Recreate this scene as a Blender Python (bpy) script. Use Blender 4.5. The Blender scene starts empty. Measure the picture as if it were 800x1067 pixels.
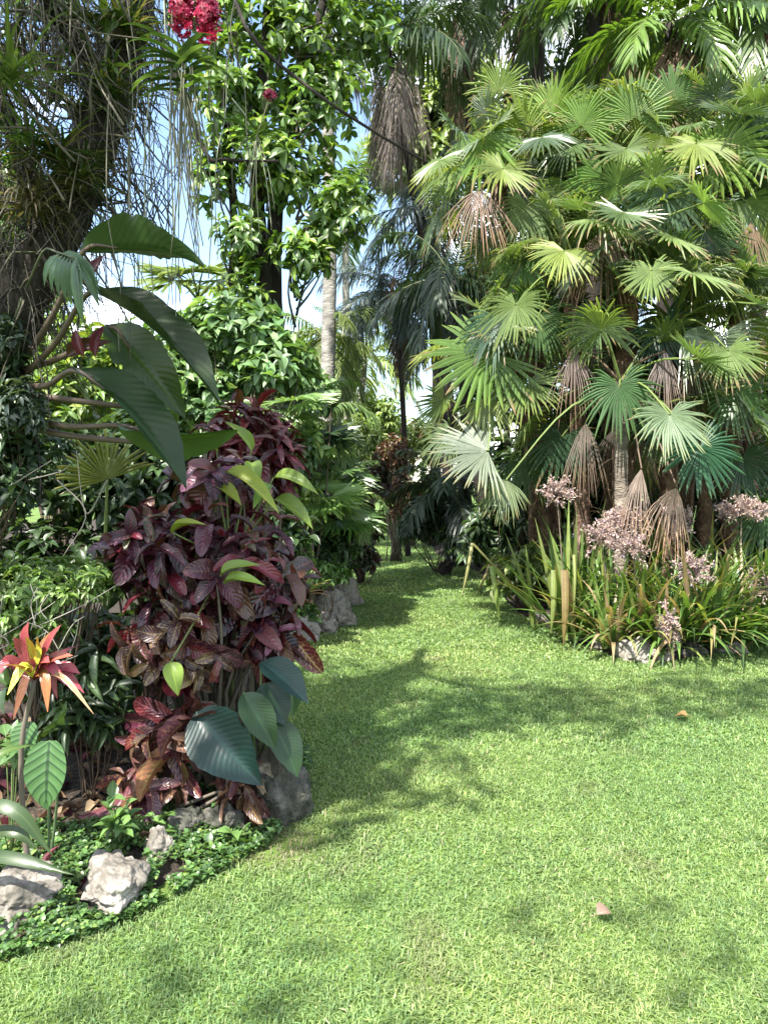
import bpy, math, random
import numpy as np
from mathutils import Vector, noise as mnoise

SEED = 7
R = np.random.default_rng(SEED)
random.seed(SEED)
S = bpy.context.scene
COL = S.collection
pi = math.pi

# ------------------------------------------------------------------ camera
FPX, CX, CY, CAMH, PITCH = 800.0, 400.0, 533.5, 1.6, math.radians(2.04)
FW = np.array([0, math.cos(PITCH), -math.sin(PITCH)])
UPV = np.array([0, math.sin(PITCH), math.cos(PITCH)])
RT = np.array([1.0, 0, 0])
CAM = np.array([0, 0, CAMH])


def W(px, py, d):
    """world point seen at a photograph position, d metres ahead"""
    return CAM + d * (FW + (px - CX) / FPX * RT + (CY - py) / FPX * UPV)


def G(px, py):
    """point of the ground seen at a photograph position"""
    v = FW + (px - CX) / FPX * RT + (CY - py) / FPX * UPV
    return CAM + v * (-CAMH / v[2])


def GB(px, d):
    p = W(px, 533, d)
    p[2] = 0.0
    return p


cam = bpy.data.cameras.new('camera')
camo = bpy.data.objects.new('camera', cam)
COL.objects.link(camo)
camo.location = CAM
camo.rotation_euler = (pi / 2 - PITCH, 0, 0)
cam.sensor_width = 36
cam.sensor_fit = 'AUTO'
cam.lens = 36 * FPX / 1067
cam.clip_end = 500
S.camera = camo

# ------------------------------------------------------------------ light
SUN_DIR = np.array([-0.27, -0.52, 0.82])
SUN_DIR = SUN_DIR / np.linalg.norm(SUN_DIR)
sun = bpy.data.lights.new('sun', 'SUN')
sun.energy = 5.0
sun.angle = math.radians(0.8)
sun.color = (1.0, 0.95, 0.87)
suno = bpy.data.objects.new('sun', sun)
COL.objects.link(suno)
suno.rotation_euler = Vector(SUN_DIR).to_track_quat('Z', 'Y').to_euler()
elev = math.asin(SUN_DIR[2])
azim = math.atan2(SUN_DIR[0], SUN_DIR[1])

w = bpy.data.worlds.new('World')
S.world = w
w.use_nodes = True
nt = w.node_tree
nt.nodes.clear()
n = nt.nodes.new
out = n('ShaderNodeOutputWorld')
bg = n('ShaderNodeBackground')
sky = n('ShaderNodeTexSky')
sky.sky_type = 'NISHITA'
sky.sun_disc = False
sky.sun_elevation = elev
sky.sun_rotation = azim
sky.air_density = 1.1
sky.ozone_density = 1.5
tc = n('ShaderNodeTexCoord')
mp = n('ShaderNodeMapping')
mp.inputs['Scale'].default_value = (1.2, 1.2, 2.6)
mp.inputs['Location'].default_value = (0.3, 0.1, 0.25)
nz = n('ShaderNodeTexNoise')
nz.inputs['Scale'].default_value = 2.2
nz.inputs['Detail'].default_value = 7
nz.inputs['Roughness'].default_value = 0.58
rmp = n('ShaderNodeValToRGB')
rmp.color_ramp.elements[0].position = 0.47
rmp.color_ramp.elements[1].position = 0.60
mixc = n('ShaderNodeMixRGB')
mixc.inputs['Color2'].default_value = (8.5, 8.7, 9.0, 1)
nt.links.new(tc.outputs['Generated'], mp.inputs['Vector'])
nt.links.new(mp.outputs['Vector'], nz.inputs['Vector'])
nt.links.new(nz.outputs['Fac'], rmp.inputs['Fac'])
nt.links.new(rmp.outputs['Color'], mixc.inputs['Fac'])
nt.links.new(sky.outputs['Color'], mixc.inputs['Color1'])
nt.links.new(mixc.outputs['Color'], bg.inputs['Color'])
bg.inputs['Strength'].default_value = 0.12
nt.links.new(bg.outputs['Background'], out.inputs['Surface'])

vs = S.view_settings
vs.view_transform = 'Standard'
vs.look = 'None'
vs.gamma = 1
vs.exposure = 1.85
S.render.engine = 'CYCLES'
S.cycles.max_bounces = 7
S.cycles.diffuse_bounces = 4
S.cycles.glossy_bounces = 2
S.cycles.transmission_bounces = 4
S.cycles.transparent_max_bounces = 4
S.cycles.use_denoising = True
S.cycles.sample_clamp_indirect = 6
S.cycles.caustics_reflective = False
S.cycles.caustics_refractive = False

# ------------------------------------------------------------------ materials


def mat_leaf(name, rough=0.42, trans=0.3, spec=0.45, vein='rib', tint=(1.55, 1.6, 0.6), bump=0.0):
    m = bpy.data.materials.new(name)
    m.use_nodes = True
    t = m.node_tree
    t.nodes.clear()
    N = t.nodes.new
    L = t.links.new
    o = N('ShaderNodeOutputMaterial')
    pr = N('ShaderNodeBsdfPrincipled')
    pr.inputs['Roughness'].default_value = rough
    pr.inputs['Specular IOR Level'].default_value = spec
    at = N('ShaderNodeAttribute')
    at.attribute_name = 'col'
    uv = N('ShaderNodeAttribute')
    uv.attribute_name = 'luv'
    sep = N('ShaderNodeSeparateXYZ')
    L(uv.outputs['Vector'], sep.inputs['Vector'])
    absu = N('ShaderNodeMath')
    absu.operation = 'ABSOLUTE'
    L(sep.outputs['X'], absu.inputs[0])
    geo = N('ShaderNodeNewGeometry')
    nzz = N('ShaderNodeTexNoise')
    nzz.inputs['Scale'].default_value = 14
    nzz.inputs['Detail'].default_value = 4
    L(geo.outputs['Position'], nzz.inputs['Vector'])
    # blotchy variation of the leaf's own colour
    mr = N('ShaderNodeMapRange')
    mr.inputs['To Min'].default_value = 0.72
    mr.inputs['To Max'].default_value = 1.28
    L(nzz.outputs['Fac'], mr.inputs['Value'])
    mul = N('ShaderNodeVectorMath')
    mul.operation = 'SCALE'
    L(at.outputs['Color'], mul.inputs[0])
    L(mr.outputs['Result'], mul.inputs['Scale'])
    base = mul.outputs['Vector']

    def mask(kind):
        # |u| small -> midrib
        ri = N('ShaderNodeMapRange')
        ri.inputs['From Min'].default_value = 0.05
        ri.inputs['From Max'].default_value = 0.11
        ri.inputs['To Min'].default_value = 1
        ri.inputs['To Max'].default_value = 0
        L(absu.outputs[0], ri.inputs['Value'])
        return ri.outputs['Result']

    def sidevein(freq, slant, width):
        a = N('ShaderNodeMath')
        a.operation = 'MULTIPLY_ADD'
        L(absu.outputs[0], a.inputs[0])
        a.inputs[1].default_value = -slant
        L(sep.outputs['Y'], a.inputs[2])
        b = N('ShaderNodeMath')
        b.operation = 'MULTIPLY'
        L(a.outputs[0], b.inputs[0])
        b.inputs[1].default_value = freq * 2 * pi
        c = N('ShaderNodeMath')
        c.operation = 'COSINE'
        L(b.outputs[0], c.inputs[0])
        d = N('ShaderNodeMapRange')
        d.inputs['From Min'].default_value = 1 - width
        d.inputs['From Max'].default_value = 1
        L(c.outputs[0], d.inputs['Value'])
        return d.outputs['Result'], c.outputs[0]

    def mixcol(fac, a, b, amount=1.0):
        mx = N('ShaderNodeMixRGB')
        if amount != 1.0:
            k = N('ShaderNodeMath')
            k.operation = 'MULTIPLY'
            L(fac, k.inputs[0])
            k.inputs[1].default_value = amount
            fac = k.outputs[0]
        L(fac, mx.inputs['Fac'])
        L(a, mx.inputs['Color1'])
        if isinstance(b, tuple):
            mx.inputs['Color2'].default_value = b + (1,)
        else:
            L(b, mx.inputs['Color2'])
        return mx.outputs['Color']

    hgt = None
    if vein == 'rib':
        li = N('ShaderNodeVectorMath')
        li.operation = 'MULTIPLY'
        L(base, li.inputs[0])
        li.inputs[1].default_value = (2.0, 1.7, 1.7)
        base = mixcol(mask(0), base, li.outputs['Vector'], 0.7)
    elif vein in ('broad', 'dark'):
        f, c = sidevein(17 if vein == 'broad' else 7, 0.22, 0.25 if vein == 'broad' else 0.5)
        li = N('ShaderNodeVectorMath')
        li.operation = 'MULTIPLY'
        L(base, li.inputs[0])
        li.inputs[1].default_value = (1.7, 1.6, 1.5) if vein == 'broad' else (0.22, 0.3, 0.3)
        base = mixcol(f, base, li.outputs['Vector'], 0.16 if vein == 'broad' else 0.9)
        base = mixcol(mask(0), base, li.outputs['Vector'], 0.9)
        hgt = c
    elif vein == 'croton':
        f, c = sidevein(9, 0.3, 0.55)
        n2 = N('ShaderNodeTexNoise')
        n2.inputs['Scale'].default_value = 75
        n2.inputs['Detail'].default_value = 3
        L(geo.outputs['Position'], n2.inputs['Vector'])
        r2 = N('ShaderNodeMapRange')
        r2.inputs['From Min'].default_value = 0.52
        r2.inputs['From Max'].default_value = 0.62
        L(n2.outputs['Fac'], r2.inputs['Value'])
        ac = N('ShaderNodeAttribute')
        ac.attribute_name = 'acc'
        base = mixcol(r2.outputs['Result'], base, ac.outputs['Color'], 0.6)
        base = mixcol(f, base, ac.outputs['Color'], 0.12)
        base = mixcol(mask(0), base, ac.outputs['Color'], 0.9)
        hgt = c
    L(base, pr.inputs['Base Color'])
    if bump and hgt is not None:
        bm = N('ShaderNodeBump')
        bm.inputs['Strength'].default_value = bump
        bm.inputs['Distance'].default_value = 0.01
        L(hgt, bm.inputs['Height'])
        L(bm.outputs['Normal'], pr.inputs['Normal'])
    if trans > 0:
        tr = N('ShaderNodeBsdfTranslucent')
        v = N('ShaderNodeVectorMath')
        v.operation = 'MULTIPLY'
        L(base, v.inputs[0])
        v.inputs[1].default_value = tint
        L(v.outputs['Vector'], tr.inputs['Color'])
        mx = N('ShaderNodeMixShader')
        mx.inputs['Fac'].default_value = trans
        L(pr.outputs['BSDF'], mx.inputs[1])
        L(tr.outputs['BSDF'], mx.inputs[2])
        L(mx.outputs['Shader'], o.inputs['Surface'])
    else:
        L(pr.outputs['BSDF'], o.inputs['Surface'])
    return m


def mat_noise(name, stops, scale=6, detail=8, rough=0.9, bump=0.4, bscale=None, bdist=0.02, stretch=(1, 1, 1), spec=0.25):
    m = bpy.data.materials.new(name)
    m.use_nodes = True
    t = m.node_tree
    N = t.nodes.new
    L = t.links.new
    pr = t.nodes['Principled BSDF']
    pr.inputs['Roughness'].default_value = rough
    pr.inputs['Specular IOR Level'].default_value = spec
    geo = N('ShaderNodeNewGeometry')
    mpn = N('ShaderNodeMapping')
    mpn.inputs['Scale'].default_value = stretch
    L(geo.outputs['Position'], mpn.inputs['Vector'])
    nzz = N('ShaderNodeTexNoise')
    nzz.inputs['Scale'].default_value = scale
    nzz.inputs['Detail'].default_value = detail
    nzz.inputs['Roughness'].default_value = 0.65
    L(mpn.outputs['Vector'], nzz.inputs['Vector'])
    cr = N('ShaderNodeValToRGB')
    els = cr.color_ramp.elements
    while len(els) < len(stops):
        els.new(0.5)
    for e, (p, c) in zip(els, stops):
        e.position = p
        e.color = tuple(c) + (1,)
    L(nzz.outputs['Fac'], cr.inputs['Fac'])
    L(cr.outputs['Color'], pr.inputs['Base Color'])
    n2 = N('ShaderNodeTexNoise')
    n2.inputs['Scale'].default_value = bscale or scale * 3
    n2.inputs['Detail'].default_value = 8
    L(mpn.outputs['Vector'], n2.inputs['Vector'])
    bm = N('ShaderNodeBump')
    bm.inputs['Strength'].default_value = bump
    bm.inputs['Distance'].default_value = bdist
    L(n2.outputs['Fac'], bm.inputs['Height'])
    L(bm.outputs['Normal'], pr.inputs['Normal'])
    return m


M_LEAF = mat_leaf('leaf_green', 0.40, 0.30, 0.5)
M_FAN = mat_leaf('palm_fan_leaf', 0.36, 0.38, 0.5)
M_DRY = mat_leaf('dry_leaf', 0.75, 0.2, 0.2, tint=(1.1, 1.0, 0.8))
M_CROTON = mat_leaf('croton_leaf', 0.31, 0.14, 0.5, 'croton', (1.5, 0.7, 0.6), 0.22)
M_BROAD = mat_leaf('broad_ribbed_leaf', 0.38, 0.16, 0.35, 'broad', bump=0.07)
M_PADDLE = mat_leaf('paddle_leaf', 0.32, 0.14, 0.28, 'broad', bump=0.06)
M_DARKV = mat_leaf('dark_veined_leaf', 0.45, 0.2, 0.3, 'dark', bump=0.12)
M_GRASS = mat_leaf('grass_blade', 0.5, 0.42, 0.35, 'none', (1.35, 1.45, 0.7))
M_PLAIN = mat_leaf('plant_plain', 0.6, 0.0, 0.3, 'none')
M_PETAL = mat_leaf('petal', 0.5, 0.3, 0.3, 'none', (1.3, 1.0, 1.1))
M_BARK = mat_noise('bark_dark', [(0.3, (0.010, 0.008, 0.007)), (0.55, (0.024, 0.020, 0.016)), (0.78, (0.065, 0.054, 0.042))], 9, 8, 0.95, 0.9, 26, 0.03, (1, 1, 0.35))
M_BARKG = mat_noise('bark_grey', [(0.3, (0.09, 0.085, 0.075)), (0.55, (0.2, 0.19, 0.17)), (0.75, (0.32, 0.31, 0.28))], 5, 8, 0.95, 0.7, 14, 0.03, (1, 1, 2.2))
M_BARKP = mat_noise('bark_palm_fibre', [(0.3, (0.05, 0.03, 0.02)), (0.55, (0.13, 0.08, 0.055)), (0.78, (0.25, 0.18, 0.13))], 7, 8, 0.95, 1.0, 20, 0.04, (1.4, 1.4, 1.2))
M_BARKT = mat_noise('bark_ringed', [(0.3, (0.06, 0.05, 0.04)), (0.55, (0.15, 0.125, 0.10)), (0.78, (0.30, 0.26, 0.21))], 6, 8, 0.95, 0.9, 16, 0.03, (1, 1, 3.0))
M_ROCK = mat_noise('limestone', [(0.32, (0.05, 0.048, 0.04)), (0.44, (0.12, 0.108, 0.09)), (0.56, (0.22, 0.20, 0.175)), (0.76, (0.34, 0.315, 0.28))], 9, 10, 0.92, 0.8, 38, 0.012)
M_ROCKL = mat_noise('limestone_lightened', [(0.32, (0.07, 0.065, 0.055)), (0.44, (0.17, 0.155, 0.13)), (0.56, (0.23, 0.21, 0.185)), (0.76, (0.34, 0.32, 0.285))], 7, 10, 0.92, 0.8, 28, 0.02)  # lighter limestone copy, offsetting the shade that falls on the bank rocks
M_ROCKD = mat_noise('mossy_rock', [(0.32, (0.018, 0.022, 0.014)), (0.5, (0.06, 0.06, 0.048)), (0.7, (0.14, 0.13, 0.115))], 9, 10, 0.95, 1.0, 30, 0.03)
M_SOIL = mat_noise('soil_mulch', [(0.3, (0.012, 0.010, 0.008)), (0.52, (0.032, 0.025, 0.019)), (0.74, (0.11, 0.085, 0.06))], 22, 10, 0.98, 1.0, 70, 0.02)
M_LAWN = mat_noise('lawn_thatch', [(0.32, (0.045, 0.075, 0.014)), (0.55, (0.085, 0.14, 0.026)), (0.75, (0.15, 0.18, 0.05))], 2.5, 10, 0.95, 0.8, 60, 0.02)
M_PATH = mat_noise('pale_gravel', [(0.3, (0.38, 0.36, 0.33)), (0.7, (0.55, 0.53, 0.5))], 30, 8, 0.95, 0.5)

# ------------------------------------------------------------------ mesh building


class MB:
    def __init__(s):
        s.V, s.Q, s.T, s.C, s.A, s.U, s.mq, s.mt = [], [], [], [], [], [], [], []
        s.n = 0

    def add(s, v, q=None, t=None, col=(0.1, 0.1, 0.1), luv=None, mat=0, acc=None):
        v = np.asarray(v, float).reshape(-1, 3)
        k = len(v)
        c = np.asarray(col, float)
        c = np.broadcast_to(c, (k, 3)) if c.ndim == 1 else c
        a = c if acc is None else np.broadcast_to(np.asarray(acc, float), (k, 3))
        u = np.full((k, 2), 0.5) if luv is None else np.asarray(luv, float)
        s.V.append(v)
        s.C.append(c)
        s.A.append(a)
        s.U.append(u)
        if q is not None and len(q):
            q = np.asarray(q, int) + s.n
            s.Q.append(q)
            s.mq.append(np.full(len(q), mat))
        if t is not None and len(t):
            t = np.asarray(t, int) + s.n
            s.T.append(t)
            s.mt.append(np.full(len(t), mat))
        s.n += k

    def build(s, name, mats, parent=None, smooth=True, acc=False):
        V = np.concatenate(s.V)
        Q = np.concatenate(s.Q) if s.Q else np.zeros((0, 4), int)
        T = np.concatenate(s.T) if s.T else np.zeros((0, 3), int)
        base = np.array(parent['_b']) if parent is not None else np.zeros(3)
        V = V - base
        me = bpy.data.meshes.new(name)
        me.vertices.add(len(V))
        me.vertices.foreach_set('co', V.astype(np.float32).ravel())
        me.loops.add(Q.size + T.size)
        me.loops.foreach_set('vertex_index', np.concatenate([Q.ravel(), T.ravel()]).astype(np.int32))
        me.polygons.add(len(Q) + len(T))
        st = np.concatenate([np.arange(len(Q)) * 4, Q.size + np.arange(len(T)) * 3]).astype(np.int32)
        me.polygons.foreach_set('loop_start', st)
        mi = np.concatenate((s.mq if s.mq else [np.zeros(0)]) + (s.mt if s.mt else [np.zeros(0)])).astype(np.int32)
        me.polygons.foreach_set('material_index', mi)
        me.polygons.foreach_set('use_smooth', np.full(len(mi), smooth))
        me.update(calc_edges=True)
        C = np.concatenate(s.C)
        ca = me.attributes.new('col', 'FLOAT_COLOR', 'POINT')
        ca.data.foreach_set('color', np.c_[C, np.ones(len(C))].astype(np.float32).ravel())
        if acc:
            A = np.concatenate(s.A)
            ca = me.attributes.new('acc', 'FLOAT_COLOR', 'POINT')
            ca.data.foreach_set('color', np.c_[A, np.ones(len(A))].astype(np.float32).ravel())
        U = np.concatenate(s.U)
        ua = me.attributes.new('luv', 'FLOAT_VECTOR', 'POINT')
        ua.data.foreach_set('vector', np.c_[U, np.zeros(len(U))].astype(np.float32).ravel())
        for m in (mats if isinstance(mats, (list, tuple)) else [mats]):
            me.materials.append(m)
        o = bpy.data.objects.new(name, me)
        COL.objects.link(o)
        if parent is not None:
            o.parent = parent
            o['_b'] = list(base)
        return o


LABELS = {}
ROOTS = []


def thing(name, label, cat, loc, group=None):
    o = bpy.data.objects.new(name, None)
    o.empty_display_size = 0.1
    COL.objects.link(o)
    o.location = [float(x) for x in loc]
    o['_b'] = [float(x) for x in loc]
    o['label'] = label
    o['category'] = cat
    if group:
        o['group'] = group
    LABELS.setdefault(label, []).append(name)
    ROOTS.append(o)
    return o


def tag(o, label, cat, group=None):
    o['label'] = label
    o['category'] = cat
    if group:
        o['group'] = group
    LABELS.setdefault(label, []).append(o.name)
    return o


def struct(o, kind='structure'):
    o['kind'] = kind
    return o


def nrm(v):
    v = np.asarray(v, float)
    return v / (np.linalg.norm(v, axis=-1, keepdims=True) + 1e-9)


def rnd(a, b, n=None):
    return R.uniform(a, b, n)


def palette(n, pal, jit=0.22):
    """n colours drawn from [(rgb, weight)] with a brightness jitter"""
    cs = np.array([c for c, _ in pal], float)
    ws = np.array([x for _, x in pal], float)
    c = cs[R.choice(len(cs), n, p=ws / ws.sum())]
    return c * np.exp(R.normal(0, jit, (n, 1)))


def leaf_tpl(nl=4, nw=2, prof='ovate', droop=0.25, fold=0.15, wave=0.0, rag=0.0):
    """leaf in local axes: length +Y, width X (-1..1), normal +Z"""
    v = np.linspace(0, 1, nl + 1)
    if prof == 'oblong':
        v = 0.5 - 0.5 * np.cos(pi * v)
    if prof == 'ovate':
        wd = np.sin(pi * v ** 0.75) ** 0.85
    elif prof == 'lance':
        wd = np.sin(pi * v ** 0.9) ** 0.8
    elif prof == 'obov':
        wd = np.sin(pi * v ** 1.25) ** 0.8
    elif prof == 'heart':
        wd = np.where(v < 0.03, 0.35, np.clip(np.sin(pi * np.clip(v * 0.86 + 0.14, 0, 1)) ** 0.8, 0, 1))
    elif prof == 'oblong':
        wd = np.clip(np.sin(pi * np.clip(v, 0.01, 0.995)), 0, 1) ** 0.30 * (0.66 + 0.34 * np.sin(v * 2.3))
    elif prof == 'strap':
        wd = np.clip(np.minimum(0.55 + v * 2, (1 - v) * 3.2 + 0.02), 0, 1)
    wd = np.maximum(wd, 0.03)
    u = np.linspace(-1, 1, nw + 1)
    U, Vv = np.meshgrid(u, v)
    X = U * wd[:, None]
    if rag:
        X = X * (1 + rag * R.normal(0, 1, X.shape) * (np.abs(U) > 0.9) - rag * 5 * (R.random(X.shape) < 0.06) * (np.abs(U) > 0.9))
    Z = -droop * Vv ** 2 + fold * np.abs(U) * wd[:, None] * 0.5
    if wave:
        Z = Z + wave * np.sin(Vv * 13 + U * 1.5) * np.abs(U)
    Y = Vv * (1 - 0.25 * droop * Vv)
    P = np.stack([X, Y, Z], -1).reshape(-1, 3)
    q = []
    k = nw + 1
    for i in range(nl):
        for j in range(nw):
            q.append((i * k + j, i * k + j + 1, (i + 1) * k + j + 1, (i + 1) * k + j))
    return P, np.array(q), np.stack([U, Vv], -1).reshape(-1, 2)


def put_leaves(mb, tpl, P, D, Nn, Ln, Wn, col, mat=0, acc=None):
    tp, tq, tu = tpl
    P = np.asarray(P, float).reshape(-1, 3)
    n_ = len(P)
    y = nrm(D)
    x = nrm(np.cross(y, Nn))
    z = np.cross(x, y)
    Ln = np.broadcast_to(np.asarray(Ln, float), (n_,))[:, None, None]
    Wn = np.broadcast_to(np.asarray(Wn, float), (n_,))[:, None, None] * 0.5
    v = P[:, None] + Wn * tp[None, :, 0:1] * x[:, None] + Ln * tp[None, :, 1:2] * y[:, None] + Ln * tp[None, :, 2:3] * z[:, None]
    k = len(tp)
    q = (tq[None] + (np.arange(n_) * k)[:, None, None]).reshape(-1, 4)
    c = np.repeat(np.broadcast_to(np.asarray(col, float), (n_, 3)), k, 0)
    a = None if acc is None else np.repeat(np.broadcast_to(np.asarray(acc, float), (n_, 3)), k, 0)
    mb.add(v.reshape(-1, 3), q, None, c, np.tile(tu, (n_, 1)), mat, a)


def bez(pts, n_=12):
    """smooth curve through points (Catmull-Rom)"""
    p = [np.asarray(a, float) for a in pts]
    if len(p) == 2:
        return np.array([p[0] + (p[1] - p[0]) * t for t in np.linspace(0, 1, n_)])
    p = [2 * p[0] - p[1]] + p + [2 * p[-1] - p[-2]]
    segs = len(p) - 3
    o = []
    for i in range(n_):
        t = i / (n_ - 1) * segs
        k = min(int(t), segs - 1)
        f = t - k
        a, b, c, d = p[k:k + 4]
        o.append(0.5 * ((2 * b) + (-a + c) * f + (2 * a - 5 * b + 4 * c - d) * f * f + (-a + 3 * b - 3 * c + d) * f ** 3))
    return np.array(o)


def tube(mb, pts, rad, sides=6, col=(0.1, 0.08, 0.06), mat=0, lump=0.0):
    pts = np.asarray(pts, float)
    n_ = len(pts)
    rad = np.interp(np.linspace(0, 1, n_), np.linspace(0, 1, len(np.atleast_1d(rad))), np.atleast_1d(rad))
    tg = nrm(np.gradient(pts, axis=0))
    ref = np.array([0.0, 1, 0]) if abs(tg[0][1]) < 0.8 else np.array([1.0, 0, 0])
    x = nrm(np.cross(tg, ref))
    y = np.cross(tg, x)
    a = np.arange(sides) / sides * 2 * pi
    r = rad[:, None] * np.ones(sides)
    if lump:
        r = r * (1 + lump * R.normal(0, 1, r.shape))
    v = pts[:, None] + r[..., None] * (np.cos(a)[None, :, None] * x[:, None] + np.sin(a)[None, :, None] * y[:, None])
    q = []
    for i in range(n_ - 1):
        for j in range(sides):
            k = (j + 1) % sides
            q.append((i * sides + j, i * sides + k, (i + 1) * sides + k, (i + 1) * sides + j))
    v = v.reshape(-1, 3)
    v = np.vstack([v, pts[:1], pts[-1:]])
    t = [(len(v) - 2, (j + 1) % sides, j) for j in range(sides)] + [(len(v) - 1, (n_ - 1) * sides + j, (n_ - 1) * sides + (j + 1) % sides) for j in range(sides)]
    mb.add(v, q, t, col, None, mat)


# ---- foliage clumps
T_OV = leaf_tpl(4, 2, 'ovate', 0.3, 0.3)
T_OVB = leaf_tpl(3, 2, 'ovate', 0.25, 0.25)
T_LAN = leaf_tpl(4, 2, 'lance', 0.35, 0.3)
T_OBO = leaf_tpl(4, 2, 'obov', 0.35, 0.25)


def clump_leaves(mb, C, Dr, k, ln, wd, pal, tpl=T_OV, droop=0.25, spread=0.8, mat=0, twig=0.5):
    """k leaves set round each twig end C with twig direction Dr"""
    n_ = len(C)
    Dr = nrm(Dr)
    h = nrm(np.cross(Dr, nrm(R.normal(0, 1, (n_, 3)))))
    h2 = np.cross(Dr, h)
    ph = (np.arange(k) * 2.4)[None] + rnd(0, 6.28, (n_, 1)) + R.normal(0, 0.25, (n_, k))
    rad = np.cos(ph)[..., None] * h[:, None] + np.sin(ph)[..., None] * h2[:, None]
    D = rad * spread + Dr[:, None] * (0.35 + rnd(-0.2, 0.5, (n_, k, 1))) + np.array([0, 0, -droop]) + R.normal(0, 0.14, (n_, k, 3))
    D = nrm(D)
    Nn = Dr[:, None] * 0.7 + np.array([0, 0, 0.75]) + R.normal(0, 0.28, (n_, k, 3))
    P = C[:, None] - Dr[:, None] * (rnd(0, 1, (n_, k, 1)) * twig * ln)
    L_ = ln * np.exp(R.normal(0, 0.22, n_ * k))
    cl = np.repeat(np.exp(R.normal(0, 0.16, n_)), k)[:, None]
    put_leaves(mb, tpl, P.reshape(-1, 3), D.reshape(-1, 3), Nn.reshape(-1, 3), L_, L_ * wd, palette(n_ * k, pal) * cl, mat)


def ellipsoid_pts(c, r, n_, shell=0.5, up=-1.0):
    d = nrm(R.normal(0, 1, (n_ * 3, 3)))
    d = d[d[:, 2] > up][:n_]
    q = rnd(0, 1, (len(d), 1)) ** shell
    # uneven outline
    f = np.array([0.75 + 0.5 * mnoise.noise(Vector(a * 1.9 + np.asarray(c) * 0.7)) for a in d])[:, None]
    return np.asarray(c) + d * q * np.asarray(r) * (0.8 + 0.5 * (f - 0.5)), d


def shrub(name, label, cat, base, blobs, ln, wd, pal, k=7, tpl=T_OV, droop=0.25, group=None, stem=0.015, nst=7, stemcol=(0.07, 0.05, 0.035), mat=None, trunk=None, up=-0.55, spread=0.8):
    """blobs: list of (centre, radii, number of twigs)"""
    t = thing(name, label, cat, base, group)
    fo, st = MB(), MB()
    base = np.asarray(base, float)
    for c, r, n_ in blobs:
        C, d = ellipsoid_pts(c, r, n_, 0.45, up)
        Dr = d + np.array([0, 0, 0.45]) + R.normal(0, 0.25, d.shape)
        clump_leaves(fo, C, Dr, k, ln, wd, pal, tpl, droop, spread)
        root = base if trunk is None else np.asarray(trunk[-1], float)
        for i in R.choice(len(C), min(nst, len(C)), replace=False):
            mid = root * 0.45 + C[i] * 0.55 + R.normal(0, 0.06, 3) + np.array([0, 0, -0.1 * r[2]])
            tube(st, bez([root + R.normal(0, 0.03, 3) * (trunk is None), mid, C[i]], 7), [stem, stem * 0.3], 5, stemcol)
    if trunk is None:
        st.build('stems', M_PLAIN, t)
    else:
        tr = MB()
        tube(tr, bez(trunk, 14), [stem * 3.2, stem * 2.4, stem * 2], 9, lump=0.05)
        tr.build('trunk', M_BARK, t)
        st.build('branches', M_PLAIN, t)
    fo.build('foliage' if trunk is None else 'crown', mat or M_LEAF, t)
    return t


# ---- palm leaves


TIPB = [0.0]


def fan(mb, H, A, Nn, Rr, nseg=32, spread=300, droop=0.25, cup=0.1, col=(0.06, 0.12, 0.03), wide=1.0, jag=0.06, split=0.52, mat=0):
    H = np.asarray(H, float)
    A = nrm(A)
    Nn = np.asarray(Nn, float)
    B = nrm(np.cross(Nn, A))
    Nn = np.cross(A, B)
    ang = np.linspace(-spread / 2, spread / 2, nseg) * pi / 180
    da = (spread / nseg) * pi / 180
    rs = np.array([0.03, 0.25, split, split + 0.24, 0.92, 1.0])
    hw = np.array([0.03, 0.25, split, split * 0.90, split * 0.45, 0.02]) * math.tan(da / 2) * wide
    vs_, us, cs = [], [], []
    base = np.asarray(col, float)
    for i, a in enumerate(ang):
        Ri = Rr * (1 - 0.22 * (abs(a) / pi) ** 2 + R.normal(0, jag))
        a2 = a + R.normal(0, 0.035)
        a = a + R.normal(0, 0.012)
        d0 = A * math.cos(a) + B * math.sin(a)
        d1 = A * math.cos(a2) + B * math.sin(a2)
        s0 = np.cross(Nn, d0)
        dr = droop * math.exp(R.normal(0, 0.35))
        tw = R.normal(0, 0.10)
        cc = base * math.exp(R.normal(0, 0.1))
        rt_ = R.random()
        for j, (r, h) in enumerate(zip(rs, hw)):
            d = d0 if j < 3 else d1
            cen = H + d * r * Ri + Nn * (cup * Rr * r * r + (tw * Rr * max(0, r - split)))
            over = max(0.0, r - split * 0.6)
            cen = cen + np.array([0, 0, -1.0]) * dr * Rr * over ** 2 * 1.6
            f = h * Ri * 0.5
            vs_ += [cen - s0 * h * Ri - Nn * f, cen + Nn * f * 0.6, cen + s0 * h * Ri - Nn * f]
            us += [(-1, r), (0, r), (1, r)]
            tipc = cc if r < 0.9 else (np.array([0.22, 0.16, 0.09]) if rt_ < TIPB[0] else cc * np.array([1.35, 1.15, 0.9]))
            cs += [tipc] * 3
    q = []
    m = len(rs)
    for i in range(nseg):
        for j in range(m - 1):
            o = (i * m + j) * 3
            q += [(o, o + 1, o + 4, o + 3), (o + 1, o + 2, o + 5, o + 4)]
    mb.add(vs_, q, None, np.array(cs), us, mat)


def fan_frond(parent, C, H, A, Nn, Rr, col, name='frond', dry=False, **kw):
    mb = MB()
    C = np.asarray(C, float)
    H = np.asarray(H, float)
    mid = (C + H) / 2 + np.array([0, 0, 0.12 * np.linalg.norm(H - C)])
    pc = (0.11, 0.075, 0.05) if dry else (0.10, 0.14, 0.035)
    tube(mb, bez([C, mid, H], 8), [0.016, 0.008], 5, pc, 1)
    fan(mb, H, A, Nn, Rr, col=col, **kw)
    return mb.build(name, [M_DRY if dry else M_FAN, M_PLAIN], parent, smooth=False)


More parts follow.
